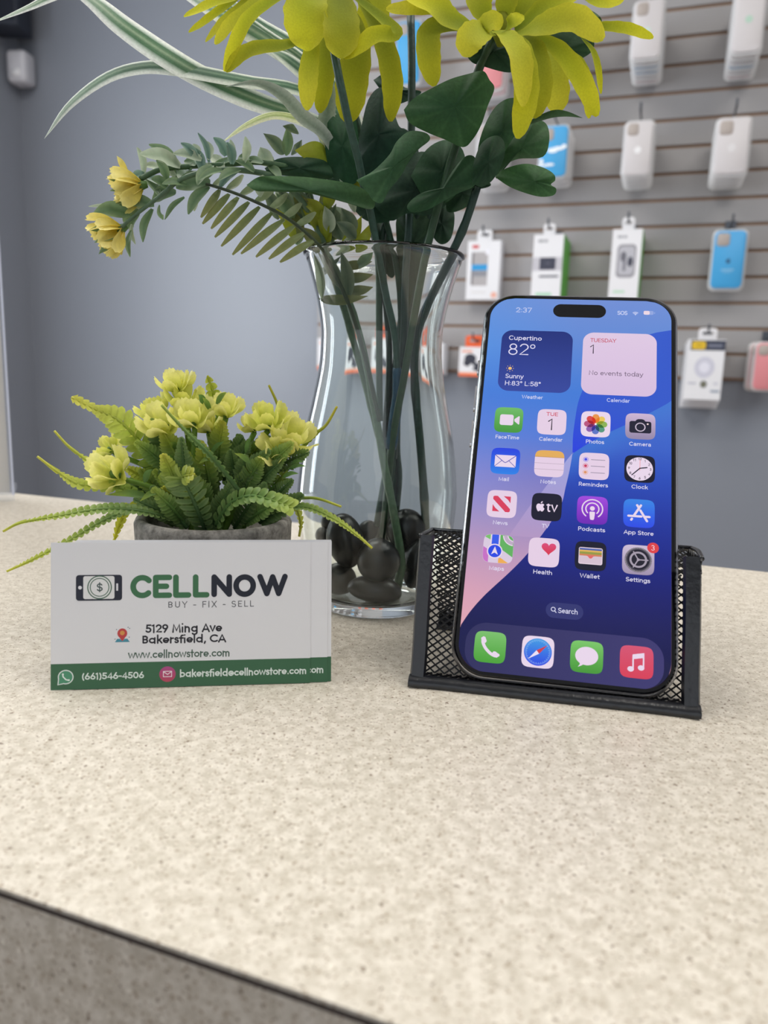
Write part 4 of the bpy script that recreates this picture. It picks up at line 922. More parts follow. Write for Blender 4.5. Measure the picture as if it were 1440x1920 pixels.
p.ell(4.85, 4.35, 2.55, 2.45, (222, 230, 226)); p.poly([(2.4, 4.0), (2.2, 1.6), (4.6, 2.1)], (222, 230, 226)); p.ell(4.85, 4.35, 2.2, 2.1, (78, 146, 112)); p.poly([(2.75, 3.9), (2.55, 1.95), (4.4, 2.4)], (78, 146, 112))
p.stroke([(3.9, 5.3), (4.0, 4.5), (4.9, 3.5), (5.8, 3.25)], .42, (226, 236, 230)); p.ell(3.95, 5.3, .32, .36, (226, 236, 230), 10); p.ell(5.85, 3.3, .36, .32, (226, 236, 230), 10)
p.ell(38.35, 4.45, 2.75, 2.68, lambda x, y: mixc((186, 72, 96), (176, 74, 136), (y-2)/5)); p.rrect(36.85, 3.45, 39.85, 5.55, .12, (238, 226, 232)); p.rrect(37.1, 3.7, 39.6, 5.3, .08, (182, 74, 112)); p.stroke([(37.0, 5.35), (38.35, 4.35), (39.7, 5.35)], .26, (238, 226, 232))
p.build('contact_icons', M_CINK, card, smooth=False)
for k, sx in enumerate([.0061]+[.0075]*7):
    lab = 'second business card just behind the front one, its printed text ending showing at the right' if k == 0 else 'business cards stacked behind the two front cards'
    c = dup(card, lab, 'business cards' if k == 0 else 'business cards at the back of the stack'); c.matrix_world = card_mat(k+1, sx)
# ------------------------------------------------------------------ glass vase with black pebbles
VX, VY = -0.0036, 0.3565
M_GLASS, nt, b = new_mat('clear_vase_glass')
b.inputs['Base Color'].default_value = (0.935, 0.978, 0.962, 1); b.inputs['Transmission Weight'].default_value = 1; b.inputs['IOR'].default_value = 1.48; b.inputs['Roughness'].default_value = 0.0
VPROF = [(.0272, 0), (.0288, .0040), (.0334, .0175), (.0364, .0346), (.0376, .0500), (.0372, .0590), (.0350, .078), (.0310, .097), (.0283, .111), (.0276, .121), (.0279, .130), (.0305, .1435), (.0350, .1590)]
def prof_smooth(P, n): return [(v.x, v.y) for v in spline([(r, z, 0) for r, z in P], n)]
vase = thing('glass_vase', 'clear glass hourglass vase full of green stems behind the cards and phone', 'vase', (VX, VY, 0))
mb = MB(); out = prof_smooth(VPROF, 60); TH_G = .0019
inn = [(r-TH_G, z) for r, z in out if z > .0052]; inn[-1] = (inn[-1][0], .1588)
prof = [(0.0001, .0004), (.0240, .0004), (.0262, .0001)]+out+[(.0360, .1597), (.0362, .1606), (.0355, .1614), (.0344, .1612)]+list(reversed(inn))+[(.0240, .0052), (.0001, .0050)]
mb.lathe(prof, 96); mb.build('glass_body', M_GLASS, vase)
M_PEB, nt, b = new_mat('black_polished_pebble')
b.inputs['Base Color'].default_value = (*lin((27, 28, 31)), 1); b.inputs['Roughness'].default_value = 0.32
tc = nt.nodes.new('ShaderNodeTexCoord'); n_ = nt.nodes.new('ShaderNodeTexNoise'); n_.inputs['Scale'].default_value = 300; n_.inputs['Detail'].default_value = 4; bp = nt.nodes.new('ShaderNodeBump'); bp.inputs['Strength'].default_value = 0.15; bp.inputs['Distance'].default_value = 0.0006
nt.links.new(tc.outputs['Object'], n_.inputs['Vector']); nt.links.new(n_.outputs['Fac'], bp.inputs['Height']); nt.links.new(bp.outputs[0], b.inputs['Normal'])
def pebble(px, py, w, h, Y, tilt, label, dep=None):
    c = at(px, py, Y); k = (c-CAM).dot(CF)/F_PX; rx, rz = w*k/2, h*k/2; ry = dep or (rx+rz)/2*.8
    z = max(c.z, .0056+rz*.92)
    seed = random.uniform(0, 9); mb = MB(); vs = []; nu, nv = 28, 16
    for j in range(nv+1):
        ph = math.pi*j/nv
        for i in range(nu):
            th = 2*math.pi*i/nu; x, y, zz = math.sin(ph)*math.cos(th), math.sin(ph)*math.sin(th), math.cos(ph)
            b_ = 1+.06*math.sin(2.1*x+seed)+.05*math.sin(2.7*y+1.7*seed)+.05*math.sin(2.3*zz+seed*.6)
            vs.append((x*rx*b_, y*ry*b_, zz*rz*b_))
    fs = [(j*nu+i, (j+1)*nu+i, (j+1)*nu+(i+1) % nu, j*nu+(i+1) % nu) for j in range(nv) for i in range(nu)]
    mb.add(vs, fs)
    o = mb.build('pebble', M_PEB); o.location = (c.x, Y, z); o.rotation_euler = (0, math.radians(tilt), 0)
    o['group'] = 'black pebbles in the vase'; return tag(o, label, 'pebble', 'black pebbles in the vase')
pebble(712, 1050, 82, 88, .3400, 12, 'round matt black pebble at the front of the heap in the vase')
pebble(648, 1014, 66, 98, .3460, -12, 'tall shiny black pebble at the left of the heap with a bright streak')
pebble(700, 1112, 104, 52, .3405, 6, 'wide flat black pebble at the bottom front of the vase')
pebble(762, 998, 72, 80, .3620, -14, 'big dark pebble at the upper right of the heap behind the thick stem')
pebble(690, 994, 36, 42, .3700, 30, 'small black pebble in the gap at the top middle of the heap')
pebble(603, 1003, 27, 32, .3680, 10, 'smallest black pebble at the far left against the glass')
pebble(618, 984, 34, 44, .3730, -20, 'black pebble peeping out behind the tall shiny one')
pebble(636, 1096, 60, 62, .3500, 0, 'black pebble low on the left against the card edge')
pebble(776, 1058, 44, 92, .3560, 8, 'dark upright pebble at the lower right beside the holder')
pebble(724, 994, 46, 44, .3780, 0, 'black pebble at the back of the heap behind the stems')
pebble(716, 1060, 70, 70, .3720, 0, 'black pebble hidden in the middle of the heap behind the front one')

# ------------------------------------------------------------------ leaf, petal, frond builders
M_PETAL = vc_mat('yellow_fabric_petal', .7, .2, .40, .06, 1400, .2)
M_LEAFD = vc_mat('green_fabric_leaf', .65, .25, .14, .12, 700, .25)
M_BLADE = vc_mat('variegated_blade', .6, .25, .25, .10, 900, .2)
M_PLAST = vc_mat('soft_plastic_leaf', .42, .4, .30, .08, 500)
M_STEM = vc_mat('plastic_stem', .45, .4, 0, .18, 500, .4)
def w_petal(t): return (.26+.74*math.sin(min(1, t/.62)*math.pi/2)) if t < .66 else math.sqrt(max(0.0, 1-((t-.66)/.345)**2))
def w_blade(t): return min(1.0, .6+t*1.0)*(1-max(0, (t-.58)/.42)**2.0)+.012
def w_leaf(t): return max(.03, math.sin(math.pi*min(1, t**.8*.97+.03)))
def w_oval(t): return math.sqrt(max(.002, 1-(2*t-1)**2))
def strip(mb, pts, w, prof, col, nseg=16, cup=.18, hint=(0, -1, .25), nx=4, ruffle=0.0, mat=0, twist=0.0, edge=0.0):
    """leaf sheet along a spine of points; w full width in metres; col(t, u) with u -1..1"""
    P = spline(pts, nseg); vs = []; cc = []; hint = Vector(hint)
    for i, p in enumerate(P):
        t = i/nseg; T = (P[min(i+1, nseg)]-P[max(i-1, 0)]).normalized()
        s = T.cross(hint)
        if s.length < 1e-5: s = T.orthogonal()
        s.normalize(); nrm = s.cross(T).normalized()
        if twist: q = math.radians(twist)*t; s, nrm = s*math.cos(q)+nrm*math.sin(q), nrm*math.cos(q)-s*math.sin(q)
        hw = w*prof(t)/2
        for j in range(nx+1):
            u = -1+2*j/nx
            if edge: u *= 1+edge*(abs(u)**4)*math.sin(i*4.7+j*1.3+w*9e3)
            r = ruffle*math.sin(t*17+u*3)*abs(u)*w
            vs.append(p+s*(hw*u)+nrm*(cup*hw*(u*u)+r)); cc.append(lin(col(t, u)))
    m = nx+1; fs = [(i*m+j, i*m+j+1, (i+1)*m+j+1, (i+1)*m+j) for i in range(nseg) for j in range(nx)]
    mb.add(vs, fs, mat, cc)
def strip_px(mb, px, wpx, prof, col, **kw):
    P = [at(*q) for q in px]; Y = sum(q[2] for q in px)/len(px)
    strip(mb, P, wpx*(Y*.99)/F_PX, prof, col, **kw)
def sheet(mb, outline, Yc, bulge, col, Yslope=(0, 0), rings=6, wave=0.0):
    """broad curved leaf: its edge stands at its own distance, bulging by `bulge` metres, leaning by Yslope per pixel"""
    cx = sum(p[0] for p in outline)/len(outline); cy = sum(p[1] for p in outline)/len(outline)
    O = [(v.x, v.y) for v in spline([(x, y, 0) for x, y in outline+[outline[0]]], len(outline)*5)][:-1]
    n = len(O); vs = []; cc = []
    for k in range(rings+1):
        f = 1-k/rings if k < rings else 0.0
        for i, (x, y) in enumerate(O):
            X, Y_ = cx+(x-cx)*f, cy+(y-cy)*f
            dep = Yc-bulge*(1-f*f)+Yslope[0]*(X-cx)+Yslope[1]*(Y_-cy)+wave*f*math.sin(i*2*math.pi/n*5)
            vs.append(at(X, Y_, dep)); cc.append(lin(col((X-cx), (Y_-cy), f)))
    fs = [(k*n+i, k*n+(i+1) % n, (k+1)*n+(i+1) % n, (k+1)*n+i) for k in range(rings) for i in range(n)]
    mb.add(vs, fs, 0, cc)
def stem(px, rad, parent, loc, name='stem', col=(58, 96, 72), n=8, seg=28, taper=1.0, nodes=False):
    P = spline([at(*q) for q in px], seg); mb = MB()
    R = [rad*(1+(taper-1)*i/seg)*(1+(.16*max(0, 1-abs((i % 7)-3)/.8) if nodes else 0)) for i in range(seg+1)]
    mb.tube(P, R, n, 0, lambda t: lin(mixc(col, (col[0]*.82, col[1]*.82, col[2]*.82), t)))
    return mb.build(name, M_STEM, parent, loc=loc)
VB = Vector((VX, VY, 0.012))
random.seed(11)
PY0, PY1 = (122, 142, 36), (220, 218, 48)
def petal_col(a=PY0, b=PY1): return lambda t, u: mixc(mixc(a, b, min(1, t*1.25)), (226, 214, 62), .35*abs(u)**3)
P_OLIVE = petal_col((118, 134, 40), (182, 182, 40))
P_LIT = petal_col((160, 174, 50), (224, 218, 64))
def petal(parent, loc, px, w, col=None, cup=.22, hint=(0, -1, .25), name='petal', prof=w_petal, ruffle=0.0):
    mb = MB(); strip_px(mb, px, w, prof, col or petal_col(), cup=cup, hint=hint, nseg=26, ruffle=ruffle or .02, edge=.035, twist=random.uniform(-28, 28), nx=6)
    return mb.build(name, M_PETAL, parent, loc=loc)
DG = [(46, 84, 50), (34, 66, 44)]
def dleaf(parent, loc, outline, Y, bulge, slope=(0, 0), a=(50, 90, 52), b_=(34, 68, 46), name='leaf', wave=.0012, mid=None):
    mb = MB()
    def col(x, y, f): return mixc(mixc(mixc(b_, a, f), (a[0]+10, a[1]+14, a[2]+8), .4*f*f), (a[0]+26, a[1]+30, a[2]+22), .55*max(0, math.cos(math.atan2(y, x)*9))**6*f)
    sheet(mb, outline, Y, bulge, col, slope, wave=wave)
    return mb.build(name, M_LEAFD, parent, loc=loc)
def flower(label, head, Y, headcol=(150, 156, 44), r=16):
    t = thing('yellow_flower_stem', label, 'artificial flower', VB)
    c = at(head[0], head[1], Y); k = Y/F_PX; mb = MB(); vs = []
    mb.lathe([(.0001, .004), (r*k*.5, .0035), (r*k, .0), (r*k*.8, -.004), (r*k*.3, -.008)], 20, (c.x, c.y, c.z), 0, lin(headcol))
    h = mb.build('flower_head', M_PETAL, t, loc=VB); return t, h
# --- left daisy
A, hA = flower('large yellow flower at the top left of the vase with long drooping petals', (612, -34), .335)
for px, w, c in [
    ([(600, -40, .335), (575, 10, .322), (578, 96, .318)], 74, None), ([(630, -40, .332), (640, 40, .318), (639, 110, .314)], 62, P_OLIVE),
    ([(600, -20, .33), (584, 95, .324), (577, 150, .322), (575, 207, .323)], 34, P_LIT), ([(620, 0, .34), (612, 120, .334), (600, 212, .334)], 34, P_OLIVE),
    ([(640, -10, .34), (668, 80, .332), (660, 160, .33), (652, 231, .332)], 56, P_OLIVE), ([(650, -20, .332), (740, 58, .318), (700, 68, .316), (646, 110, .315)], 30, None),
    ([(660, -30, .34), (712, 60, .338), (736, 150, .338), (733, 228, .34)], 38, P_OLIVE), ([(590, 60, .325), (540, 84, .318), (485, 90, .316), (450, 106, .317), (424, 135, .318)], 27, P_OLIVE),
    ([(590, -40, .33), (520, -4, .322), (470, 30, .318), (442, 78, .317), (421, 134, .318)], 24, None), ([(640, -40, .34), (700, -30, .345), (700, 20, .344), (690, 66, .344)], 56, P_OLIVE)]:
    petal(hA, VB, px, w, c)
stem([(706, 985, .368), (720, 905, .365), (735, 830, .361), (745, 750, .358), (742, 640, .355), (725, 560, .352), (710, 480, .348), (695, 400, .341), (680, 340, .334), (672, 300, .330), (655, 235, .325), (643, 180, .322), (628, 105, .321), (614, 0, .328), (612, -34, .335)], .0016, A, VB, col=(64, 96, 84))
mb = MB(); mb.tube(spline([at(733, 842, .3600), at(741, 780, .3590), at(746, 738, .3575), at(744, 690, .3563)], 12), [.0026, .0030, .0029, .0029, .0028, .0028, .0027, .0027, .0026, .0026, .0024, .0023, .0020], 10, 0, lin((34, 84, 112))); tp = mb.build('tape_wrap', M_STEM, A, loc=VB); tp['label'] = 'blue tape around the stem'
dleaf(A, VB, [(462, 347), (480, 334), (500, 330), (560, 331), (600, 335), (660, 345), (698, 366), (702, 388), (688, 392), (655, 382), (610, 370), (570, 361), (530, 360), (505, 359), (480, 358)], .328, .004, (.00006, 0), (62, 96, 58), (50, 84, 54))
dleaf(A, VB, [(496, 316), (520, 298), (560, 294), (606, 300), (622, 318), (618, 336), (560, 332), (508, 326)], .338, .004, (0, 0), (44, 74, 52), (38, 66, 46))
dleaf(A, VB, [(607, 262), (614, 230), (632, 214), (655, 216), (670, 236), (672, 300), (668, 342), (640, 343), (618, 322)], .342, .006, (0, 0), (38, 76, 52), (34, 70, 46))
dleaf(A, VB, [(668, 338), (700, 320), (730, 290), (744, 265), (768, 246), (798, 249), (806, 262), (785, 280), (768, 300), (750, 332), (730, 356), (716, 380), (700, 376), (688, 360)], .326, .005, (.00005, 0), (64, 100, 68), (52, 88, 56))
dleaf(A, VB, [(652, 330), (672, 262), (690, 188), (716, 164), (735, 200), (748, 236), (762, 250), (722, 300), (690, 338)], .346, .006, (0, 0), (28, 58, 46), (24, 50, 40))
# --- far left daisy, mostly above the picture
B2, hB2 = flower('yellow flower cut by the top edge whose petal tips reach far left', (500, -70), .350)
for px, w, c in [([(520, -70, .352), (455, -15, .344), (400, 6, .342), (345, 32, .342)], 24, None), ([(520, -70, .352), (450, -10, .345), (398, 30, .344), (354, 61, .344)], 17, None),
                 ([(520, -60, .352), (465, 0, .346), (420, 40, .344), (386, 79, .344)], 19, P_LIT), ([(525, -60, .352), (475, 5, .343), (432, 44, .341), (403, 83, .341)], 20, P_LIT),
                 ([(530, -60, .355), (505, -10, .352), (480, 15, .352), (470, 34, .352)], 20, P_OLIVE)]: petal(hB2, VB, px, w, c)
stem([(722, 1000, .370), (735, 880, .369), (748, 760, .367), (752, 600, .366), (740, 480, .366), (690, 300, .364), (640, 140, .362), (560, 10, .358), (500, -68, .350)], .0014, B2, VB, col=(52, 84, 66))
# --- right daisy
Bf, hB = flower('large yellow flower at the top right with petals hanging over its leaves', (940, 44), .325, r=18)
for px, w, c in [
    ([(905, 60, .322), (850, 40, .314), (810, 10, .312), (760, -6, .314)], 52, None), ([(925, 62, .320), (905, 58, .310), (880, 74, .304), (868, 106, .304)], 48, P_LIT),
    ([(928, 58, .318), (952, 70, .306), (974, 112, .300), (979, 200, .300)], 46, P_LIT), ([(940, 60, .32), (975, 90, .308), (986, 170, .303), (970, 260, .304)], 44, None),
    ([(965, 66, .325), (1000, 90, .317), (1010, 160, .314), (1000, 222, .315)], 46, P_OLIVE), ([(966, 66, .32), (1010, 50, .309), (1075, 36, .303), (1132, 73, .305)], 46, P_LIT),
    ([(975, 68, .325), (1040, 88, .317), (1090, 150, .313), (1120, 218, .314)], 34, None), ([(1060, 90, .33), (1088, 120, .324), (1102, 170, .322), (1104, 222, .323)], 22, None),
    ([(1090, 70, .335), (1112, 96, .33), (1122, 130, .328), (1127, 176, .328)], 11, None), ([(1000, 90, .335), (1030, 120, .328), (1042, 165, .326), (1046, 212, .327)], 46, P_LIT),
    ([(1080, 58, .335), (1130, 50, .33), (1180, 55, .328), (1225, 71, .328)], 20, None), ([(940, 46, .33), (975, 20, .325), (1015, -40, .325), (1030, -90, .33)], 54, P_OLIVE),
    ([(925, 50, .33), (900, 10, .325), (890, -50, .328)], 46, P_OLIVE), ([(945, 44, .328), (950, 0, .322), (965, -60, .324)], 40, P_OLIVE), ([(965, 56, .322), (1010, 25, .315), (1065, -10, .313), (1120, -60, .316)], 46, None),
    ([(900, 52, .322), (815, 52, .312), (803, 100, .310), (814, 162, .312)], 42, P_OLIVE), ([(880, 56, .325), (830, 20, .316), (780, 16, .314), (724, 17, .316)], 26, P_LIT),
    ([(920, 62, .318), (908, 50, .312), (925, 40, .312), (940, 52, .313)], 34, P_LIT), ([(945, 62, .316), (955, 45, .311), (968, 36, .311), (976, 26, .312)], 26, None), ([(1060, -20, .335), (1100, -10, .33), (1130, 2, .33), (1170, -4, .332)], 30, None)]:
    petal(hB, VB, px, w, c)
stem([(716, 1020, .364), (728, 900, .361), (740, 800, .357), (757, 710, .353), (775, 600, .349), (795, 490, .346), (815, 410, .343), (840, 320, .340), (862, 250, .337), (890, 150, .335), (930, 60, .328)], .0017, Bf, VB, col=(58, 90, 62))
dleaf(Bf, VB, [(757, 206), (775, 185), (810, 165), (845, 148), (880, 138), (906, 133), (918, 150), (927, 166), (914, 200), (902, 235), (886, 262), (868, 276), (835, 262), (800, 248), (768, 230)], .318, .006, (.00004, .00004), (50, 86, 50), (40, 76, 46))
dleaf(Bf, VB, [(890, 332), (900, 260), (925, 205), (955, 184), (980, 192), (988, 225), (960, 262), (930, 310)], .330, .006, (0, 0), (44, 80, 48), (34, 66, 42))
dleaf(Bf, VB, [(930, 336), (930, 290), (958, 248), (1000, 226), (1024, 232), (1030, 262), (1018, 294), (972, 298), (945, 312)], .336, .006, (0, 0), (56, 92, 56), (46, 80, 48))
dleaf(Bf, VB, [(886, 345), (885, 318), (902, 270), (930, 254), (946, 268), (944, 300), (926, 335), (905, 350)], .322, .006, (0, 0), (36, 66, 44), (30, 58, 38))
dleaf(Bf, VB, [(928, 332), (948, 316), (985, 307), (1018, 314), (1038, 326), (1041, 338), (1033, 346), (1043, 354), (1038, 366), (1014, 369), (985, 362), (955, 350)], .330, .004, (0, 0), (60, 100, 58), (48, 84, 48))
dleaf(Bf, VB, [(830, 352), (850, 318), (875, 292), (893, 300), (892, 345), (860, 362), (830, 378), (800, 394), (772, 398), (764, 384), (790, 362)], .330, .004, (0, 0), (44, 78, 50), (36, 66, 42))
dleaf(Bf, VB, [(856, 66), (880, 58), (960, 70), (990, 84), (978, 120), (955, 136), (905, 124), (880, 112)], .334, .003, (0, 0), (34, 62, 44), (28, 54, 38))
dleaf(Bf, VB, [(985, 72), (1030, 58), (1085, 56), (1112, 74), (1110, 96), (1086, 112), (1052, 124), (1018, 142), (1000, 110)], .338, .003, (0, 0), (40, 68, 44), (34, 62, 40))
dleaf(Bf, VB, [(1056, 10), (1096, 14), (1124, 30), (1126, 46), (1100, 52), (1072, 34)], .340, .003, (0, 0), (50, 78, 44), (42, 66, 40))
mb = MB(); strip_px(mb, [(980, 236, .33), (1030, 216, .322), (1060, 214, .32), (1092, 221, .32)], 14, w_leaf, lambda t, u: (58, 88, 56)); mb.build('leaf', M_LEAFD, Bf, loc=VB)
# --- a bare stem on the right and a dark leafy stem in the middle
R, = [thing('leafy_stem', 'thin dark stem leaning right out of the vase towards the white boxes', 'artificial stem', VB)]
stem([(800, 1010, .362), (795, 920, .361), (788, 830, .360), (778, 720, .358), (780, 640, .356), (800, 575, .352), (840, 490, .345), (870, 425, .341), (895, 350, .337)], .0020, R, VB, col=(46, 76, 66), nodes=True, taper=.85)
dleaf(R, VB, [(880, 352), (884, 344), (900, 338), (915, 340), (920, 348), (902, 354)], .337, .001, (0, 0), (40, 70, 48), (34, 60, 40))
Dm = thing('leafy_stem', 'dark green leafy stem in the middle of the bunch above the vase rim', 'artificial stem', VB)
stem([(738, 860, .362), (745, 760, .361), (757, 640, .360), (760, 520, .360), (768, 400, .362), (771, 250, .364), (772, 120, .366), (770, 30, .368)], .0017, Dm, VB, col=(40, 68, 60))
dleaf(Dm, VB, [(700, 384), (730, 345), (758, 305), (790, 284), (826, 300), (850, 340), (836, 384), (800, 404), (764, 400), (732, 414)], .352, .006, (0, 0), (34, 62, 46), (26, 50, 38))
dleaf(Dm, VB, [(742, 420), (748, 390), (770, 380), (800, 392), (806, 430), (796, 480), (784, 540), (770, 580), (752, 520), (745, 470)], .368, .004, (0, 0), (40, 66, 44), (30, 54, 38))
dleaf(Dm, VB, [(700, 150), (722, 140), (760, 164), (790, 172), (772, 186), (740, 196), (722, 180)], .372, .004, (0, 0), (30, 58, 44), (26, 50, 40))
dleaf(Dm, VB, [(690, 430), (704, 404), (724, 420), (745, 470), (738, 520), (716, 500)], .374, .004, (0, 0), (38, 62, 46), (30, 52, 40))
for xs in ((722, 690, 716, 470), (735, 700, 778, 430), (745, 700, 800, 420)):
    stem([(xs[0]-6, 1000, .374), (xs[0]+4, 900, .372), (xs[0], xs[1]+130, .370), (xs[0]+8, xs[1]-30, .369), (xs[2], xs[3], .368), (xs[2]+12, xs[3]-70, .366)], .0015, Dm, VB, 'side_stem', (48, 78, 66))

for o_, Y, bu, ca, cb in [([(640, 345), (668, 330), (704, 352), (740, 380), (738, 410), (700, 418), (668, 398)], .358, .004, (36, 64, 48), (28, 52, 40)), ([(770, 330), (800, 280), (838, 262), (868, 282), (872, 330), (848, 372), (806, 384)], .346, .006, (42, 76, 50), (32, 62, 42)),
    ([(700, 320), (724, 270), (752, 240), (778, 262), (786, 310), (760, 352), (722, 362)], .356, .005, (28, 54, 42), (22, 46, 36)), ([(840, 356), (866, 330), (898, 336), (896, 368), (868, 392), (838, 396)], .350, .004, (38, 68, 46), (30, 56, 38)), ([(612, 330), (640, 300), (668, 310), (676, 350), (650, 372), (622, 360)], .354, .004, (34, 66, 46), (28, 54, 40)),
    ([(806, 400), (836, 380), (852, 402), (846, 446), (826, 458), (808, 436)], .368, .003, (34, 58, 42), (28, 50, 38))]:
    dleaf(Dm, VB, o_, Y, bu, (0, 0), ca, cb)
# --- variegated grass
G = thing('grass_spray', 'variegated grass with long white edged blades arching to the upper left', 'artificial grass', VB)
def blade_col(edge=(242, 246, 238), core=(72, 112, 78), mid=(150, 172, 140)):
    def f(t, u):
        a = abs(u); c = mixc(mid, core, min(1, a/.3)) if a < .3 else mixc(core, edge, max(0, min(1, (a-.38)/.3)))
        return mixc(c, edge, max(0, (t-.72)/.28)*.8)
    return f
BL1 = blade_col(); BL2 = blade_col((232, 238, 228), (58, 96, 72), (112, 144, 116)); BL3 = blade_col((228, 230, 190), (150, 170, 92), (196, 204, 140))
for px, w, c, hint in [
    ([(690, 330, .362), (640, 255, .36), (560, 214, .356), (480, 186, .352), (390, 146, .349), (310, 100, .346), (230, 45, .344), (160, -10, .344), (60, -60, .346)], 44, BL1, (0, -.8, .6)),
    ([(690, 320, .366), (640, 215, .362), (560, 165, .356), (470, 150, .352), (400, 137, .349), (340, 126, .348), (270, 122, .346), (200, 142, .344), (130, 195, .343), (83, 260, .343)], 40, BL2, (0, -.7, .7)),
    ([(690, 300, .37), (600, 140, .366), (480, 50, .362), (360, -30, .36), (240, -60, .358), (110, -14, .354), (50, 14, .353), (-20, 45, .353)], 26, BL1, (0, -.8, .6)),
    ([(690, 310, .372), (640, 180, .368), (560, 112, .364), (480, 60, .36), (400, 15, .358), (300, -40, .356)], 44, BL1, (0, -.8, .6)),
    ([(690, 310, .375), (630, 160, .372), (560, 90, .368), (480, 40, .364), (420, -10, .362)], 34, BL2, (0, -.8, .6)),
    ([(680, 330, .37), (640, 210, .366), (600, 160, .362), (540, 110, .359), (500, 90, .358)], 30, BL2, (0, -.8, .6)),
    ([(640, 330, .35), (615, 268, .343), (590, 232, .34), (550, 218, .338), (508, 214, .337), (460, 234, .336), (416, 267, .336)], 30, BL3, (0, -.6, .8))]:
    mb = MB(); strip_px(mb, px, w*1.22, w_blade, c, nseg=40, cup=-.16, hint=hint, nx=10); mb.build('blade', M_BLADE, G, loc=VB)
mb = MB(); strip_px(mb, [(650, 330, .345), (612, 258, .338), (570, 222, .334), (530, 180, .332), (480, 156, .331), (424, 163, .331)], 26, w_leaf, lambda t, u: mixc((140, 156, 144), (180, 190, 182), abs(u)), nseg=24, ruffle=.03, cup=.3); mb.build('silver_leaf', M_BLADE, G, loc=VB)
mb = MB(); strip_px(mb, [(630, 330, .345), (612, 250, .342), (618, 180, .342), (622, 140, .343)], 30, w_leaf, lambda t, u: mixc((120, 140, 126), (172, 184, 174), abs(u)), nseg=20, ruffle=.03); mb.build('silver_leaf', M_BLADE, G, loc=VB)
stem([(712, 790, .366), (711, 700, .367), (711, 600, .368), (710, 500, .368), (700, 400, .367), (690, 310, .366)], .0016, G, VB, col=(66, 98, 74))

# --- trailing rosette sprays on the left
PG = lambda t, u: mixc((92, 124, 88), (142, 164, 124), abs(u)*.7+t*.3)
PGP = lambda t, u: mixc((168, 186, 156), (196, 208, 184), abs(u))
PGB = lambda t, u: mixc((92, 126, 112), (140, 166, 150), abs(u))
YF = lambda t, u: mixc((222, 200, 76), (246, 234, 150), t)
def sprig_leaves(parent, items, Y):
    for x0, y0, x1, y1, w, c in items:
        dy = random.uniform(-.006, .006); mx, my = (x0+x1)/2-(y1-y0)*.10, (y0+y1)/2+(x1-x0)*.10
        mb = MB(); strip_px(mb, [(x0, y0, Y), (mx, my, Y+dy), (x1, y1, Y+dy*1.6)], w*1.22, lambda t: max(.06, math.sin(math.pi*(t*.86+.10))**.9 if t < .95 else .12), c, nseg=10, cup=.35)
        mb.build('leaf', M_PLAST, parent, loc=VB)
def petal_cup(mb, pts, w, col, hint):
    """small moulded petal with a three-toothed tip"""
    P = spline(pts, 9); vs = []; cc = []; hint = Vector(hint); nx = 8
    for i, p in enumerate(P):
        t = i/9; T = (P[min(i+1, 9)]-P[max(i-1, 0)]).normalized(); s = T.cross(hint)
        if s.length < 1e-5: s = T.orthogonal()
        s.normalize(); nm = s.cross(T).normalized(); hw = w/2*(.40+.60*math.sin(min(1, t/.62)*math.pi/2))*(1 if t < .8 else 1-(t-.8)*1.1)
        for j in range(nx+1):
            u = -1+2*j/nx; tooth = (.16*w*(abs(math.cos(u*math.pi*1.5))-.55-abs(u)*.5)) if i == 9 else 0
            vs.append(p+s*hw*u+nm*(.36*hw*u*u)+T*tooth); cc.append(lin(col(t, u)))
    m = nx+1; mb.add(vs, [(i*m+j, i*m+j+1, (i+1)*m+j+1, (i+1)*m+j) for i in range(9) for j in range(nx)], 0, cc)
def rosette(parent, loc, c, ax, r, cols, name='rosette', layers=((5, .95, 52), (5, .82, 30), (3, .6, 12)), wk=.80, material=None):
    """small flower of notched cup petals opening along ax"""
    ax = Vector(ax).normalized(); e1 = ax.orthogonal().normalized(); e2 = ax.cross(e1); root = None
    for li, (n, k, op) in enumerate(layers):
        for i in range(n):
            a = 2*math.pi*(i+.5*li)/n+random.uniform(-.12, .12); o = math.radians(op+random.uniform(-8, 8)); d = e1*math.cos(a)+e2*math.sin(a)
            L = r*k*random.uniform(.92, 1.08); p0 = c-ax*r*.25+d*r*.08; p1 = p0+(d*math.sin(o)+ax*math.cos(o))*L*.55; p2 = p1+(d*math.sin(o*.62)+ax*math.cos(o*.62))*L*.50
            mb = MB(); petal_cup(mb, [p0, p1, p2], L*wk, cols, -ax+d*.6)
            m_ = mb
            if root is None:
                s = MB(); s.tube([c-ax*r*.45, c-ax*r*.1, c+ax*r*.12], [r*.10, r*.20, r*.10], 8, 0, lin((104, 140, 74)))
                root = s.build(name, material or M_PLAST, parent, loc=loc)
            m_.build('petal', material or M_PLAST, root, loc=loc)
    return root
S = thing('rosette_spray', 'trailing spray with two small yellow rosettes at the far left end', 'artificial spray', VB)
stem([(745, 1100, .350), (752, 1050, .351), (738, 960, .352), (722, 880, .353), (708, 800, .354), (690, 700, .355), (672, 620, .353), (645, 540, .350), (612, 470, .346), (575, 390, .340), (520, 335, .334), (450, 319, .330), (390, 321, .327), (340, 336, .325), (300, 368, .323), (255, 402, .322), (222, 432, .321)], .0021, S, VB, col=(96, 126, 96), taper=.32, nodes=True, seg=60)
stem([(540, 312, .336), (480, 304, .334), (420, 309, .332), (350, 312, .330), (300, 318, .328), (262, 336, .326)], .0011, S, VB, 'branch', (84, 116, 80))
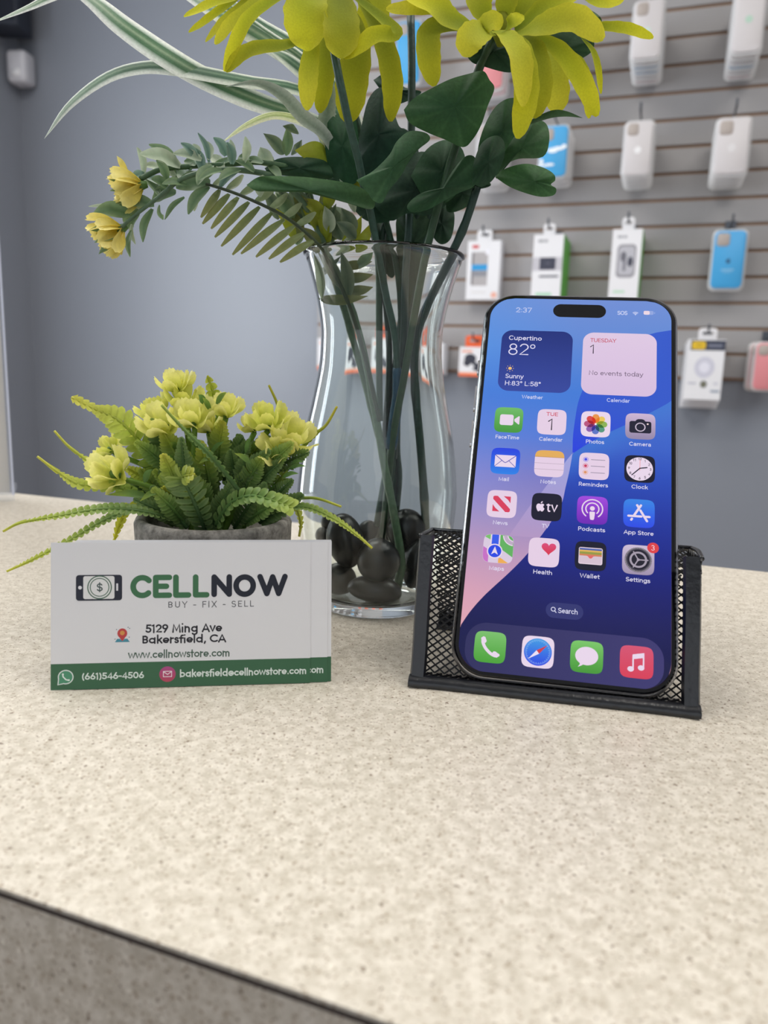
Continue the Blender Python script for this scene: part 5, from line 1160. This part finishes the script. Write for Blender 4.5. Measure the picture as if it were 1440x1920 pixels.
sprig_leaves(S, [(289, 384, 224, 384, 20, PG), (330, 362, 285, 377, 22, PG), (394, 345, 330, 352, 30, PG), (286, 392, 268, 454, 13, PG), (244, 402, 176, 400, 25, PG), (262, 398, 238, 428, 28, PG), (246, 432, 244, 482, 9, PG), (232, 432, 228, 478, 13, YF), (247, 420, 254, 458, 7, PGP), (300, 385, 306, 412, 9, PG), (346, 370, 309, 412, 9, PG), (392, 350, 353, 402, 17, PG), (382, 352, 364, 396, 13, PGP), (232, 400, 166, 387, 7, PGP),
    (338, 312, 262, 289, 22, PGP), (334, 310, 279, 271, 15, PG), (270, 328, 257, 276, 11, PGP), (314, 338, 293, 300, 14, PG), (312, 350, 284, 336, 16, PG), (370, 300, 339, 268, 13, PGB), (392, 305, 371, 249, 9, PGB), (424, 292, 400, 258, 15, PGB), (378, 300, 324, 288, 15, PGP), (392, 312, 344, 318, 13, PGP), (436, 296, 388, 336, 12, PG), (372, 296, 362, 270, 12, PGP), (392, 300, 388, 265, 13, PGP), (430, 300, 432, 262, 12, PGP), (458, 304, 460, 256, 14, PGP), (350, 346, 304, 345, 13, PG), (420, 318, 372, 338, 12, PG), (300, 345, 270, 330, 12, PGB), (330, 330, 300, 322, 12, PGP), (360, 318, 330, 335, 11, PG), (450, 318, 410, 338, 14, PG)]+[(x+random.uniform(-8, 8), y, x+random.uniform(-46, -12), y+random.uniform(-46, 40), random.uniform(11, 19), random.choice([PG, PG, PGP, PGB])) for x, y in [(500, 330), (480, 322), (465, 306), (440, 308), (420, 320), (405, 310), (385, 322), (372, 310), (350, 334), (340, 314), (322, 350), (310, 318), (296, 368), (280, 326), (268, 392), (520, 335), (490, 306), (455, 318)]], .328)
for rx, ry, ry_, ax in ((250, 350, .325, (-.90, -.20, -.22)), (214, 436, .321, (-.70, -.40, -.50))):
    rosette(S, VB, at(rx, ry, ry_), ax, .0125, YF, layers=((5, .92, 44), (5, .95, 26), (4, .8, 12)), wk=.62)
    for da in ((-.5, -.5, .6), (-.3, .3, -.7), (-.2, -.8, -.2)):
        mb = MB(); c0 = at(rx+8, ry+1, ry_); d_ = (Vector(ax)*.5+Vector(da)*.6).normalized(); strip(mb, [c0, c0+d_*.005, c0+d_*.009+Vector(ax)*.003], .0052, w_leaf, PG, nseg=8, cup=.4); mb.build('sepal', M_PLAST, S, loc=VB)
strip_mb = MB(); strip_px(strip_mb, [(240, 330, .325), (228, 306, .324), (219, 292, .324)], 11, w_leaf, YF); strip_mb.build('petal', M_PLAST, S, loc=VB)
# --- fern sprig hanging over the rim, with broad pale leaves behind
Fn = thing('fern_sprig', 'olive fern sprig with long leaflets hanging over the left rim of the vase', 'artificial fern', VB)
stem([(712, 790, .352), (700, 740, .350), (682, 660, .346), (655, 570, .341), (618, 490, .335), (600, 462, .332), (560, 425, .330), (520, 398, .328), (460, 370, .326), (420, 355, .325), (386, 345, .325)], .0010, Fn, VB, col=(62, 78, 54), taper=.55)
OL = lambda t, u: mixc((98, 116, 70), (142, 142, 82), t*.8+abs(u)*.2)
OL2 = lambda t, u: mixc((112, 132, 92), (168, 180, 140), t)
for x0, y0, x1, y1 in [(412, 356, 377, 408), (430, 364, 380, 420), (447, 370, 396, 429), (467, 379, 403, 445), (487, 388, 415, 462), (510, 399, 436, 478), (533, 412, 452, 476), (552, 424, 480, 482), (570, 437, 504, 486), (588, 452, 525, 492)]:
    mb = MB(); strip_px(mb, [(x0, y0, .328), ((x0*.5+x1*.5)+4, (y0+y1)/2-4, .324), (x1, y1, .322)], 15, lambda t: max(.05, math.sin(math.pi*min(1, t*.88+.08))**.7), OL, nseg=10, cup=.3); mb.build('leaflet', M_PLAST, Fn, loc=VB)
for x0, y0, x1, y1 in [(400, 350, 428, 326), (425, 358, 456, 328), (450, 368, 486, 338), (478, 380, 516, 350), (505, 394, 540, 362), (530, 410, 566, 380), (555, 424, 592, 398)]:
    mb = MB(); strip_px(mb, [(x0, y0, .33), ((x0+x1)/2, (y0+y1)/2+3, .335), (x1, y1, .338)], 15, lambda t: max(.05, math.sin(math.pi*min(1, t*.88+.08))**.7), OL2, nseg=10, cup=.3); mb.build('leaflet', M_PLAST, Fn, loc=VB)
Lf = thing('leaf_spray', 'pale and yellow green leaves crowded behind the left rim of the vase', 'artificial leaves', VB)
stem([(710, 820, .362), (690, 740, .362), (668, 660, .362), (645, 580, .360), (622, 510, .357), (600, 440, .354), (580, 370, .352), (560, 300, .350)], .0016, Lf, VB, col=(92, 122, 94), nodes=True)
GY = lambda t, u: mixc((134, 150, 44), (176, 178, 52), t)
GR = lambda t, u: mixc((84, 104, 82), (128, 142, 112), abs(u))
GW = lambda t, u: mixc((150, 168, 140), (190, 202, 178), abs(u))
for x0, y0, x1, y1, w, c in [(618, 300, 553, 282, 40, GY), (612, 410, 562, 372, 24, GY), (610, 395, 566, 385, 18, GY), (640, 470, 678, 405, 26, GY), (668, 470, 694, 420, 22, GY), (590, 470, 612, 395, 22, GR), (610, 470, 626, 412, 18, GR), (566, 420, 556, 372, 26, GR), (548, 405, 520, 350, 20, GR), (640, 450, 600, 378, 34, GR), (660, 440, 640, 390, 30, GR), (630, 480, 660, 436, 16, GW), (532, 290, 494, 250, 22, GR), (536, 292, 538, 237, 20, PG), (546, 290, 566, 262, 15, GR), (500, 312, 488, 276, 28, GW), (520, 310, 498, 300, 18, PG), (560, 250, 530, 236, 16, GR), (590, 340, 545, 352, 22, PG), (505, 372, 500, 340, 18, GW), (520, 380, 524, 345, 16, GW), (604, 560, 588, 470, 20, GW), (640, 540, 598, 470, 22, GR), (654, 560, 640, 470, 24, GR), (668, 500, 700, 470, 20, PG), (590, 520, 640, 480, 14, GR), (598, 560, 690, 555, 20, OL), (640, 498, 698, 490, 18, OL), (646, 522, 700, 514, 20, OL), (650, 546, 700, 538, 20, OL)]+[(random.uniform(520, 690), random.uniform(360, 470), 0, 0, random.uniform(16, 26), random.choice([GR, GR, PG, GW, OL, GY])) for _ in range(26)]:
    if x1 == 0: an_ = random.uniform(1.0, 2.6); ln_ = random.uniform(45, 75); x1, y1 = x0+ln_*math.cos(an_), y0-ln_*math.sin(an_)
    mb = MB(); Y = random.uniform(.342, .356); strip_px(mb, [(x0, y0, Y), ((x0+x1)/2-(y1-y0)*.06, (y0+y1)/2+(x1-x0)*.06, Y-.004), (x1, y1, Y-.003)], w, w_leaf, c, nseg=12, cup=.3); mb.build('leaf', M_PLAST, Lf, loc=VB)
# ------------------------------------------------------------------ potted artificial plant behind the cards
random.seed(5)
PYC = .2965
_c = at(402, 990, PYC); PX = _c.x; PR = .0305; PZ = .0515
M_POT, nt, b = new_mat('grey_concrete_pot')
tc = nt.nodes.new('ShaderNodeTexCoord'); n_ = nt.nodes.new('ShaderNodeTexNoise'); n_.inputs['Scale'].default_value = 260; n_.inputs['Detail'].default_value = 6; n_.inputs['Roughness'].default_value = .7
r_ = nt.nodes.new('ShaderNodeValToRGB'); r_.color_ramp.elements[0].position = .34; r_.color_ramp.elements[0].color = (*lin((88, 85, 80)), 1); r_.color_ramp.elements[1].position = .68; r_.color_ramp.elements[1].color = (*lin((152, 149, 142)), 1)
bp = nt.nodes.new('ShaderNodeBump'); bp.inputs['Strength'].default_value = .5; bp.inputs['Distance'].default_value = .0008
nt.links.new(tc.outputs['Object'], n_.inputs['Vector']); nt.links.new(n_.outputs['Fac'], r_.inputs[0]); nt.links.new(r_.outputs[0], b.inputs['Base Color']); nt.links.new(n_.outputs['Fac'], bp.inputs['Height']); nt.links.new(bp.outputs[0], b.inputs['Normal']); b.inputs['Roughness'].default_value = .85
PB = Vector((PX, PYC, 0))
plant = thing('potted_plant', 'small lime green artificial fern with yellow flowers in a grey concrete pot', 'potted plant', PB)
mb = MB(); mb.lathe([(.0001, 0), (.0278, 0), (.0288, .001), (PR, PZ-.0022), (PR-.0008, PZ-.0004), (PR-.0022, PZ), (PR-.0038, PZ-.0004), (PR-.0046, PZ-.002), (PR-.0052, PZ-.012), (.0001, PZ-.012)], 72); mb.build('pot', M_POT, plant)
mb = MB(); mb.lathe([(PR-.0054, PZ-.0116), (.018, PZ-.0090), (.0001, PZ-.0080)], 40, col=lin((44, 52, 40))); mb.build('moss', vc_mat('dark_moss', .9, .2, 0, .3, 900, .6), plant)
LIME, GRN, DKG, YEL = (196, 206, 88), (112, 148, 66), (66, 96, 58), (216, 212, 76)
def frond(px, wpx, stops, nl=16, bare=0.0, hint=(0, -1, .45), lobew=.86, sweep=.55, wprof=None, cup=.25):
    P = [at(*q) for q in px]; Y = sum(q[2] for q in px)/len(px); W = wpx*Y/F_PX
    N = 64; R = spline(P, N); mb = MB(); L = sum((R[i+1]-R[i]).length for i in range(N)); hint = Vector(hint)
    mb.tube(R[::2], [.0007*(1-.6*i/32)+.0002 for i in range(33)], 6, 0, lambda t: lin(ramp(stops, t)))
    wprof = wprof or (lambda t: min(1, .45+t*1.8)*(1-max(0, (t-.45)/.55)**1.5*.85))
    end = 1-bare; sp = L*end/nl
    for i in range(nl):
        t = (i+.5)/nl*end*.985; k = min(int(t*N), N-1); p = R[k].lerp(R[k+1], t*N-k); T = (R[min(k+2, N)]-R[max(k-1, 0)]).normalized()
        s = T.cross(hint)
        if s.length < 1e-5: s = T.orthogonal()
        s.normalize(); nm = s.cross(T)
        ln = W*.5*wprof(t/max(end, .01)); c = ramp(stops, t); c2 = mixc(c, (236, 232, 150), .30)
        for sg in (1, -1):
            d = (s*sg+T*sweep+nm*random.uniform(.05, .35)).normalized()
            strip(mb, [p, p+d*ln*.55+nm*ln*.06, p+d*ln*1.02-nm*ln*.05], sp*lobew*1.25, lambda q: (.62+.38*math.sin(q*math.pi))*(1 if q < .72 else math.sqrt(max(.02, 1-((q-.72)/.285)**2))), lambda q, u: mixc(c, c2, q*.5+abs(u)*.5), nseg=6, cup=cup, hint=nm, nx=2)
    if bare:
        k0 = int(N*end); strip(mb, R[k0:], W*.30, lambda q: 1-.75*q, lambda q, u: ramp(stops, end+bare*q), nseg=12, cup=.3, hint=hint, nx=2)
    return mb.build('fern_frond', M_PLAST, plant, loc=PB)
LY = [(0, (120, 158, 60)), (.4, (186, 202, 82)), (1, (222, 218, 90))]
GY_ = [(0, (78, 108, 60)), (.35, (112, 146, 70)), (.7, (178, 194, 72)), (1, (224, 222, 88))]
DG_ = [(0, (72, 106, 56)), (.6, (108, 146, 70)), (1, (172, 192, 78))]
DD_ = [(0, (62, 94, 54)), (1, (104, 138, 76))]
frond([(318, 900, .300), (272, 840, .296), (225, 790, .293), (180, 768, .292), (134, 745, .292)], 66, LY, 16, .04, wprof=lambda t: 1 if t < .45 else max(.28, 1-(t-.45)*2.2))
frond([(260, 930, .296), (215, 892, .290), (172, 868, .288), (130, 838, .287), (102, 808, .287)], 24, LY, 12, .34)
frond([(270, 930, .288), (215, 912, .282), (150, 908, .279), (108, 884, .279), (70, 856, .279)], 32, LY, 13, .26, sweep=.75)
frond([(330, 975, .285), (262, 958, .276), (190, 955, .272), (110, 968, .271), (40, 980, .272), (6, 996, .272)], 30, GY_, 26, .22, hint=(0, -.7, .7))
frond([(325, 985, .290), (265, 954, .286), (200, 974, .284), (130, 1014, .282), (60, 1050, .280), (13, 1071, .279)], 23, GY_, 30, .08, hint=(0, -.75, .65))
frond([(300, 960, .300), (245, 950, .296), (226, 980, .294), (214, 1014, .293)], 22, [(0, (170, 180, 50)), (1, (226, 222, 50))], 9)
frond([(385, 995, .282), (372, 960, .276), (352, 915, .272), (340, 896, .271), (365, 889, .268)], 72, [(0, (58, 88, 54)), (.55, (92, 124, 68)), (.85, (170, 186, 74)), (1, (220, 220, 90))], 15, 0, wprof=lambda t: min(1, .55+t*1.2)*(1 if t < .6 else max(.2, 1-(t-.6)*1.7)))
frond([(405, 985, .280), (432, 945, .274), (470, 930, .271), (515, 940, .269), (549, 953, .268)], 52, DG_, 14, 0, hint=(0, -.75, .65), wprof=lambda t: .8)
frond([(470, 975, .290), (525, 955, .284), (575, 951, .281), (625, 972, .279), (668, 1002, .278), (698, 1028, .277)], 20, GY_, 26, .10, hint=(0, -.75, .65))
frond([(480, 950, .300), (535, 938, .297), (590, 934, .295), (640, 950, .294)], 12, GY_, 12, .4)
frond([(500, 965, .305), (548, 948, .303), (564, 975, .302), (561, 1006, .302)], 14, LY, 9, .1)
frond([(405, 850, .312), (408, 790, .312), (402, 745, .312), (389, 704, .312)], 40, [(0, (120, 160, 44)), (1, (190, 196, 56))], 8, 0, lobew=.62, sweep=.8)
frond([(530, 830, .308), (526, 790, .306), (520, 758, .306), (504, 722, .306)], 13, [(0, (130, 160, 50)), (1, (196, 188, 56))], 9, .3)
frond([(555, 850, .300), (590, 815, .299), (612, 796, .299), (632, 762, .299)], 11, [(0, (140, 168, 54)), (1, (206, 194, 60))], 8, .45)
frond([(455, 930, .276), (400, 860, .270), (345, 805, .270), (303, 760, .272)], 15, [(0, (64, 96, 52)), (.5, (96, 134, 62)), (1, (168, 184, 70))], 18, .2)
for x0, y0, x1, y1, w, Y, st in [(395, 990, 440, 900, 46, .290, DD_), (350, 985, 285, 915, 48, .288, DG_), (340, 980, 250, 935, 40, .292, DD_), (440, 990, 500, 905, 46, .292, DD_), (350, 950, 310, 880, 50, .298, DG_), (460, 980, 540, 930, 40, .288, DG_), (400, 980, 385, 880, 46, .302, DD_), (430, 960, 475, 860, 46, .304, DG_), (370, 960, 430, 850, 46, .306, DD_), (320, 960, 262, 880, 44, .302, DG_), (480, 960, 540, 880, 36, .300, DG_), (420, 900, 400, 815, 40, .308, DG_), (350, 900, 330, 820, 40, .308, DG_), (460, 900, 490, 830, 36, .308, DG_)]:
    frond([(x0, y0, Y), ((x0*.6+x1*.4), (y0*.55+y1*.45), Y-.006), (x1, y1, Y-.010)], w, st, 13, 0, wprof=lambda t: min(1, .6+t)*(1 if t < .5 else 1-(t-.5)*1.5))
for i in range(46):
    x0 = random.uniform(310, 510); a = math.pi/2-(x0-405)/110+random.uniform(-.55, .55); ln = random.uniform(60, 120); Y = random.uniform(.284, .314); y0 = random.uniform(880, 990)
    frond([(x0, y0, Y), (x0+ln*.5*math.cos(a), y0-ln*.55*math.sin(a), Y-.004), (x0+ln*math.cos(a), y0-ln*math.sin(a), Y-.008)], random.uniform(38, 54), random.choice([DD_, DD_, DG_, DG_, GY_]), 13, 0, wprof=lambda t: min(1, .6+t)*(1 if t < .5 else 1-(t-.5)*1.5))
# stems, narrow leaves and flowers
RY_ = lambda t, u: mixc((208, 214, 94), (250, 245, 158), min(1, t*1.1))
RG_ = lambda t, u: mixc((196, 208, 84), (246, 242, 140), t)
FLW = [(332, 722, .306, .0082, (-.1, -.25, 1)), (307, 798, .292, .0098, (-.2, -.55, .8)), (363, 785, .290, .0092, (0, -.55, .85)), (424, 770, .298, .0080, (.1, -.35, .9)), (474, 800, .300, .0064, (-.2, -.4, .9)), (502, 792, .292, .0088, (-.05, -.5, .85)), (548, 822, .294, .0098, (.35, -.5, .7)), (213, 888, .282, .0100, (-.35, -.7, .5)), (346, 750, .304, .0084, (.1, -.4, .9)), (292, 770, .304, .0074, (-.4, -.3, .8)), (520, 845, .286, .0076, (0, -.75, .4)), (205, 842, .296, .0062, (-.6, -.4, .6)), (250, 820, .300, .0070, (-.4, -.4, .8)), (390, 800, .300, .0074, (0, -.4, .9))]
for x, y, Y, r, ax in FLW:
    c = at(x, y, Y); a = Vector(ax).normalized(); f = rosette(plant, PB, c, a, r*1.06, RY_ if random.random() < .75 else RG_, 'flower', layers=((5, 1.08, 52), (4, .92, 24)), wk=.66)
    base = Vector((PX+random.uniform(-.010, .012), PYC+random.uniform(-.010, .008), PZ-.011)); q = c-a*r*.4; mid = base.lerp(q, .55)+Vector((0, 0, .006))
    mb = MB(); mb.tube(spline([base, mid, q], 16), .0011, 7, 0, lambda t: lin(mixc((92, 128, 50), (126, 162, 58), t))); mb.build('flower_stem', M_PLAST, plant, loc=PB)
for x0, y0, x1, y1, w in [(545, 870, 570, 866, 7), (540, 880, 574, 874, 8), (530, 895, 560, 888, 9), (520, 910, 552, 900, 9), (505, 850, 480, 880, 9), (470, 870, 440, 850, 10), (430, 880, 470, 870, 9), (400, 860, 372, 870, 9), (340, 880, 310, 850, 10), (345, 905, 300, 890, 11), (300, 920, 262, 940, 12), (280, 930, 200, 928, 14), (320, 930, 295, 900, 12), (440, 930, 420, 880, 9), (500, 930, 530, 905, 9), (372, 840, 350, 820, 10), (395, 850, 420, 828, 9), (460, 850, 470, 820, 9), (405, 760, 425, 735, 11), (385, 760, 372, 740, 13), (395, 772, 380, 745, 10), (335, 845, 318, 830, 12), (270, 905, 285, 880, 14), (515, 880, 545, 848, 9)]:
    mb = MB(); Y = random.uniform(.276, .296); c = random.choice([DG_, GY_])
    strip_px(mb, [(x0, y0, Y), ((x0+x1)/2, (y0+y1)/2-4, Y-.003), (x1, y1, Y-.004)], w, w_leaf, lambda t, u: ramp(c, .15+t*.5), nseg=10, cup=.3); mb.build('narrow_leaf', M_PLAST, plant, loc=PB)
